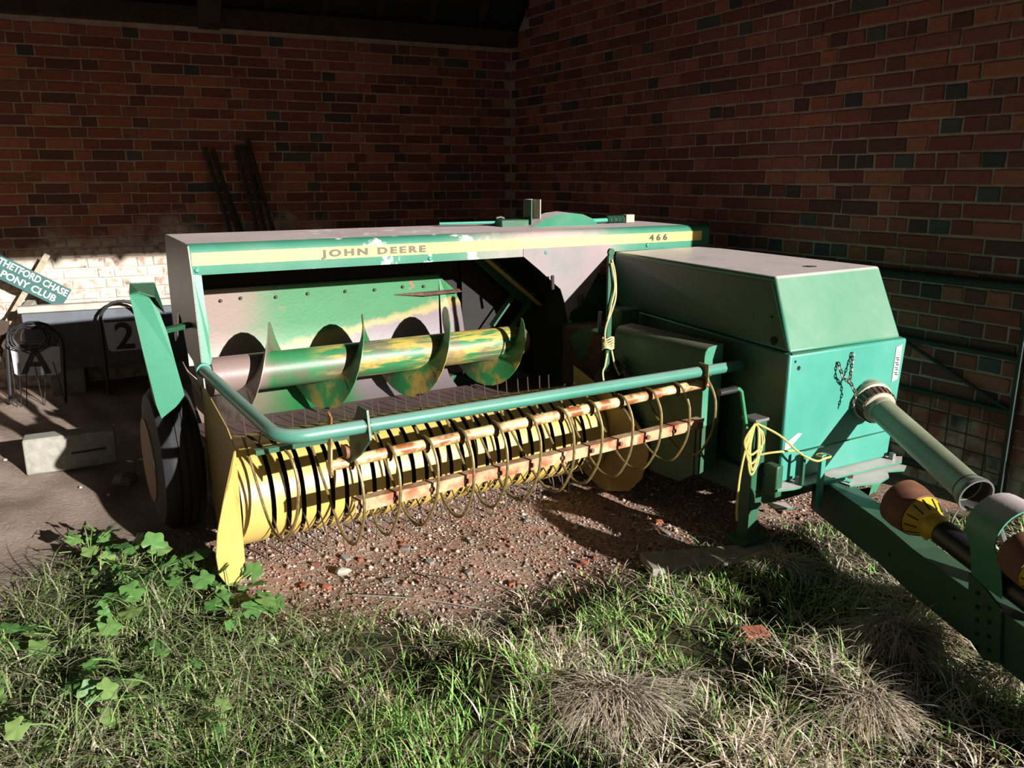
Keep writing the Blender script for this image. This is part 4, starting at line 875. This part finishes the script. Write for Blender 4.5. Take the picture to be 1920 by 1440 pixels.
# ------------------------------------------------------------------ grass
def blades(name, bx, by, bz, az, L, lean, droop, wid, col, tipcol, segs=4):
    n = len(bx); t = np.linspace(0, 1, segs+1)
    hor = lean[:, None]*L[:, None]*t[None]**1.5; ver = L[:, None]*(t[None]-droop[:, None]*t[None]**2.2)*np.sqrt(np.clip(1-(lean[:, None]*.8)**2, .12, 1))
    ca, sa = np.cos(az)[:, None], np.sin(az)[:, None]; wv_ = wid[:, None]*(1-t[None]**1.8*.85)*.5
    P = np.stack([bx[:, None]+hor*ca, by[:, None]+hor*sa, bz[:, None]+ver], -1); tw = rng.uniform(-.6, .6, (n, 1)); ca2, sa2 = np.cos(az[:, None]+tw), np.sin(az[:, None]+tw)
    W = np.stack([-sa2*wv_, ca2*wv_, np.zeros_like(wv_)], -1); VV = np.stack([P-W, P+W], 2).reshape(n, -1, 3)
    m = (segs+1)*2; q = np.array([(2*i, 2*i+1, 2*i+3, 2*i+2) for i in range(segs)]); F_ = (q[None]+m*np.arange(n)[:, None, None]).reshape(-1, 4)
    cc = col[:, None]*(1-t[None, :, None])+tipcol[:, None]*t[None, :, None]; cc = np.repeat(cc, 2, 1).reshape(-1, 3)
    return np_mesh(name, VV.reshape(-1, 3), F_, GRASS_M, cc)
def grass_mat():
    t = NT('grass blades'); a = t.n('Attribute', attribute_name='tint', attribute_type='GEOMETRY')
    m = t.done(a.outputs['Color'], .6, 0, .3)
    tr = t.n('BsdfTranslucent'); t.l(a.outputs['Color'], tr.inputs[0]); mx = t.n('MixShader'); mx.inputs[0].default_value = .3
    out = [x for x in t.t.nodes if x.type == 'OUTPUT_MATERIAL'][0]; t.l(t.b.outputs[0], mx.inputs[1]); t.l(tr.outputs[0], mx.inputs[2]); t.l(mx.outputs[0], out.inputs[0]); return m
GRASS_M = grass_mat()
pal = lambda *cs: np.array([lin(c)[:3] for c in cs])
GP = pal('86b552', '93c062', '6f9f4c', 'a3cc72', '7caa5c'); SP = pal('e0d0b8', 'd2c0a6', 'ece0cc', 'c4b094', 'dccdba'); OP = pal('a5a56e', '949564', 'b0aa78')
def vn(x, y, s, o): return np.sin(x*s+o)*np.sin(y*s*1.1+o*2)+.5*np.sin(x*s*2.3+y*s*1.7+o*3)
def lawn():
    N = 70000; x = rng.uniform(-2.1, 2.5, N); y = 1.45+2.55*rng.random(N)**1.15
    nc = 1700; cxs = rng.uniform(-2.1, 2.5, nc); cys = 1.45+2.55*rng.random(nc)**1.15; cl = rng.random(N) < .72; ci = rng.integers(0, nc, N)
    ox, oy = rng.normal(0, .026, N), rng.normal(0, .026, N); x = np.where(cl, cxs[ci]+ox, x); y = np.where(cl, cys[ci]+oy, y); az0 = np.where(cl, np.arctan2(oy, ox)+rng.normal(0, .5, N), rng.uniform(0, 6.28, N))
    ct = rng.uniform(-.28, .28, nc)[ci]*cl; cb = np.where(cl, rng.uniform(.55, 1.4, nc)[ci], 1)
    edge = grass_line(x)-y
    dens = np.clip(edge/.35, 0, 1)*np.where(x < -1.0, .55, 1); patch = vn(x, y, 4.5, .7); dens *= np.clip(.75+.35*patch, .25, 1)
    k = rng.random(N) < dens; k |= (edge > -.12) & (rng.random(N) < .03); x, y, az0, ct, cb = x[k], y[k], az0[k], ct[k], cb[k]; n = len(x)
    dry = 1/(1+np.exp(-3*(vn(x, y, 3.1, 2.2)+.40*np.clip((x-.25)/.5, -1, 1)-.15))); isd = rng.random(n) < dry*.75+.06+ct
    olive = ~isd & (rng.random(n) < .3)
    col = GP[rng.integers(0, 5, n)]; col[olive] = OP[rng.integers(0, 3, olive.sum())]; col[isd] = SP[rng.integers(0, 5, isd.sum())]; col = col*rng.uniform(.75, 1.25, (n, 1))*cb[:, None]*1.35
    L = rng.uniform(.04, .12, n)*(1+.35*isd)*np.clip(.6+np.clip(grass_line(x)-y, 0, 1)*.6, .5, 1.1); lean = np.where(isd, rng.uniform(.45, 1.2, n), rng.uniform(.2, 1.0, n))
    me = blades('grass', x, y, gz(x, y)-.004, az0, L, lean, np.where(isd, rng.uniform(.3, 1.0, n), rng.uniform(.1, .75, n)), rng.uniform(.003, .0068, n), col*.8, col)
    tag(obj('grass', me), 'rough green and straw coloured grass across the foreground', 'grass', kind='stuff')
lawn()
def tussock(cx, cy, rad, h, n, label, group=None):
    a = rng.uniform(0, 6.28, n); rr = rad*.9*np.sqrt(rng.random(n)); ox, oy = rr*np.cos(a)*1.15, rr*np.sin(a)*.8; x, y = cx+ox*.62, cy+oy*.62+.04
    fx_, fy_ = ox/rad+rng.normal(0, .45, n), oy/rad-.45+rng.normal(0, .45, n); az = np.arctan2(fy_, fx_)       # hair falls outwards and down the slope
    col = SP[rng.integers(0, 5, n)]*rng.uniform(.7, 1.3, (n, 1)); g_ = rng.random(n) < .06; col[g_] = OP[0]
    me = blades('tussock', x, y, gz(x, y)+h*.42*np.clip(1-(rr/rad)**2, 0, 1)*rng.uniform(.6, 1, n), az, h*rng.uniform(.35, 1.15, n), rng.uniform(.5, 1.2, n), rng.uniform(.5, 1.5, n), rng.uniform(.003, .0062, n), col*.85, col, 5)
    tag(obj('dry_tussock', me), label, 'grass tussock', group)
tussock(.31, 2.16, .22, .22, 800, 'large mound of bleached dry grass in the foreground')
tussock(.56, 2.36, .11, .13, 330, 'small curled tuft of dry grass behind the large bleached mound')
tussock(1.33, 2.52, .22, .17, 800, 'bleached dry grass swept along the drawbar')
tussock(1.06, 2.13, .16, .14, 420, 'flattened tuft of pale dry stems below the drawbar')
tussock(-.45, 2.20, .09, .11, 240, 'brown dry tuft in the green grass')
tussock(1.10, 3.10, .16, .13, 420, 'loose dry grass around the jack plank')
tussock(1.62, 2.3, .16, .13, 380, 'dry tuft beyond the drawbar')
# trailing stems and dead stalks over the weeds
def stems():
    N = 4200; x = rng.uniform(-2.0, -.35, N); y = rng.uniform(1.75, 3.3, N); k = (y < grass_line(x)-.05) & (rng.random(N) < np.clip((-.3-x)/.6, .1, 1)); x, y = x[k], y[k]; n = len(x)
    p = pal('8fa75e', 'a3b878', 'b5b58a', '7f9a56', 'c8c4a2'); col = p[rng.integers(0, 5, n)]*rng.uniform(.75, 1.15, (n, 1))
    me = blades('stems', x, y, gz(x, y)+rng.uniform(.0, .05, n), rng.uniform(0, 6.28, n), rng.uniform(.10, .28, n), rng.uniform(.7, 1.25, n), rng.uniform(.5, .95, n), rng.uniform(.003, .006, n), col*.85, col, 5)
    tag(obj('weed_stems', me), 'tangle of trailing weed stems and dead stalks', 'weeds', kind='stuff')
stems()
# broad lobed leaves
def leaf_mat():
    t = NT('mallow leaf'); o = t.n('ObjectInfo'); rp = t.n('ValToRGB'); cr = rp.color_ramp; cr.elements[0].color = lin('5a8a48'); cr.elements[1].color = lin('94b066'); e = cr.elements.new(.5); e.color = lin('6a9850')
    t.l(o.outputs['Random'], rp.inputs[0]); col = t.mix(t.mul(t.noise(30, .4, .7), .4), rp.outputs[0], lin('35602f'))
    m = t.done(col, .5, 0, .35); tr = t.n('BsdfTranslucent'); t.l(col, tr.inputs[0]); mx = t.n('MixShader'); mx.inputs[0].default_value = .3
    out = [x for x in t.t.nodes if x.type == 'OUTPUT_MATERIAL'][0]; t.l(t.b.outputs[0], mx.inputs[1]); t.l(tr.outputs[0], mx.inputs[2]); t.l(mx.outputs[0], out.inputs[0]); return m
LM = leaf_mat(); LV = []
for sdd in range(4):
    r_ = random.Random(sdd); vs = [(0, 0, 0)]; n = 30
    for k in range(n):
        a = -math.pi+2*math.pi*(k+.5)/n; lob = 1+.13*math.cos(5*a)+.05*math.cos(15*a); notch = .45 if abs(a) > 2.85 else 1
        rr = lob*notch*r_.uniform(.96, 1.04); vs.append((rr*math.cos(a)+.25, rr*math.sin(a), .10*rr*rr*math.cos(5*a)*.8-.12*rr*rr+r_.uniform(-.03, .03)))
    me = bpy.data.meshes.new('leaf'); me.from_pydata(vs, [], [(0, k+1, (k+1) % n+1) for k in range(n)]); me.polygons.foreach_set('use_smooth', [True]*n); me.materials.append(LM); LV.append(me)
STEM = plain('mallow stem', '7d9a5a', .6)
def mallow(cx, cy, n, rad, size, label, group):
    z0 = float(gz(cx, cy)); e = empty('mallow_plant', (cx, cy, z0)); tag(e, label, 'plant', group); st = MB()
    for k in range(n):
        a = random.uniform(0, 6.28); d = rad*math.sqrt(random.random()); h = random.uniform(.05, .15)*(1.25-d/rad*.5); s_ = size*random.uniform(.5, 1.1)
        tip = V((d*math.cos(a), d*math.sin(a), h)); st.tube(spline([(0, 0, 0), (tip.x*.4, tip.y*.4, h*.75), tuple(tip)], 3), .0022, 4)
        o = obj('leaf', random.choice(LV), e); o.location = tip; o.scale = (s_, s_, s_); o.rotation_euler = (random.gauss(0, .45)+.25, random.gauss(0, .4), a+random.uniform(-.8, .8))
    st.build('stems', STEM, e)
ML, MG = 'low mallow plant with round lobed green leaves among the trailing stems', 'mallow plants among the trailing stems'
for cx, cy, n, rad, sz, lb in (
    (-1.80, 3.27, 17, .15, .040, 'bushy mallow plant beside the flat brown tile scrap'),
    (-1.62, 3.18, 15, .15, .040, 'leafy mallow plant between the bushy one by the tile scrap and the largest one'),
    (-1.44, 3.06, 20, .16, .048, 'largest mallow plant with the broadest lobed leaves, in front of the tyre'),
    (-1.26, 2.99, 17, .14, .046, 'mallow plant with broad leaves beside the yellow wing of the pickup'),
    (-1.08, 2.90, 10, .11, .036, 'small mallow plant on the gravel edge near the yellow wing'),
    (-1.62, 2.86, 12, .17, .036, None), (-1.32, 2.76, 11, .15, .040, None),
    (-1.00, 2.72, 15, .13, .038, 'mallow plant growing where the red rubble meets the grass'),
    (-.92, 2.55, 6, .10, .028, None), (-1.50, 2.52, 11, .16, .038, None), (-1.62, 2.30, 12, .16, .038, None), (-1.25, 2.40, 9, .16, .034, None),
    (-1.40, 2.10, 14, .15, .038, None), (-1.22, 2.02, 10, .14, .034, None), (-1.05, 2.22, 7, .14, .028, 'sparse mallow plant beside the small orange brick scrap'), (-.8, 2.02, 6, .12, .026, None)):
    mallow(cx, cy, n, rad, sz, lb or ML, None if lb else MG)
mallow(-1.16, 3.12, 2, .05, .022, 'single small leafy weed at the foot of the yellow pickup wing', None)
for k, (a, b_, c) in enumerate((((-.35, 3.1, .03), (-.18, 2.95, .07), (-.02, 2.80, .05)), ((-.62, 2.95, .02), (-.35, 2.86, .05), (-.1, 2.80, .04)))):
    tag(MB().tube(spline([a, b_, c], 6), [.004*(1-.5*i/12) for i in range(13)], 6).build('dead_stalk', 'plank'), 'bleached dead stalk lying across the edge of the rubble', 'stalk', 'dead stalks on the rubble')
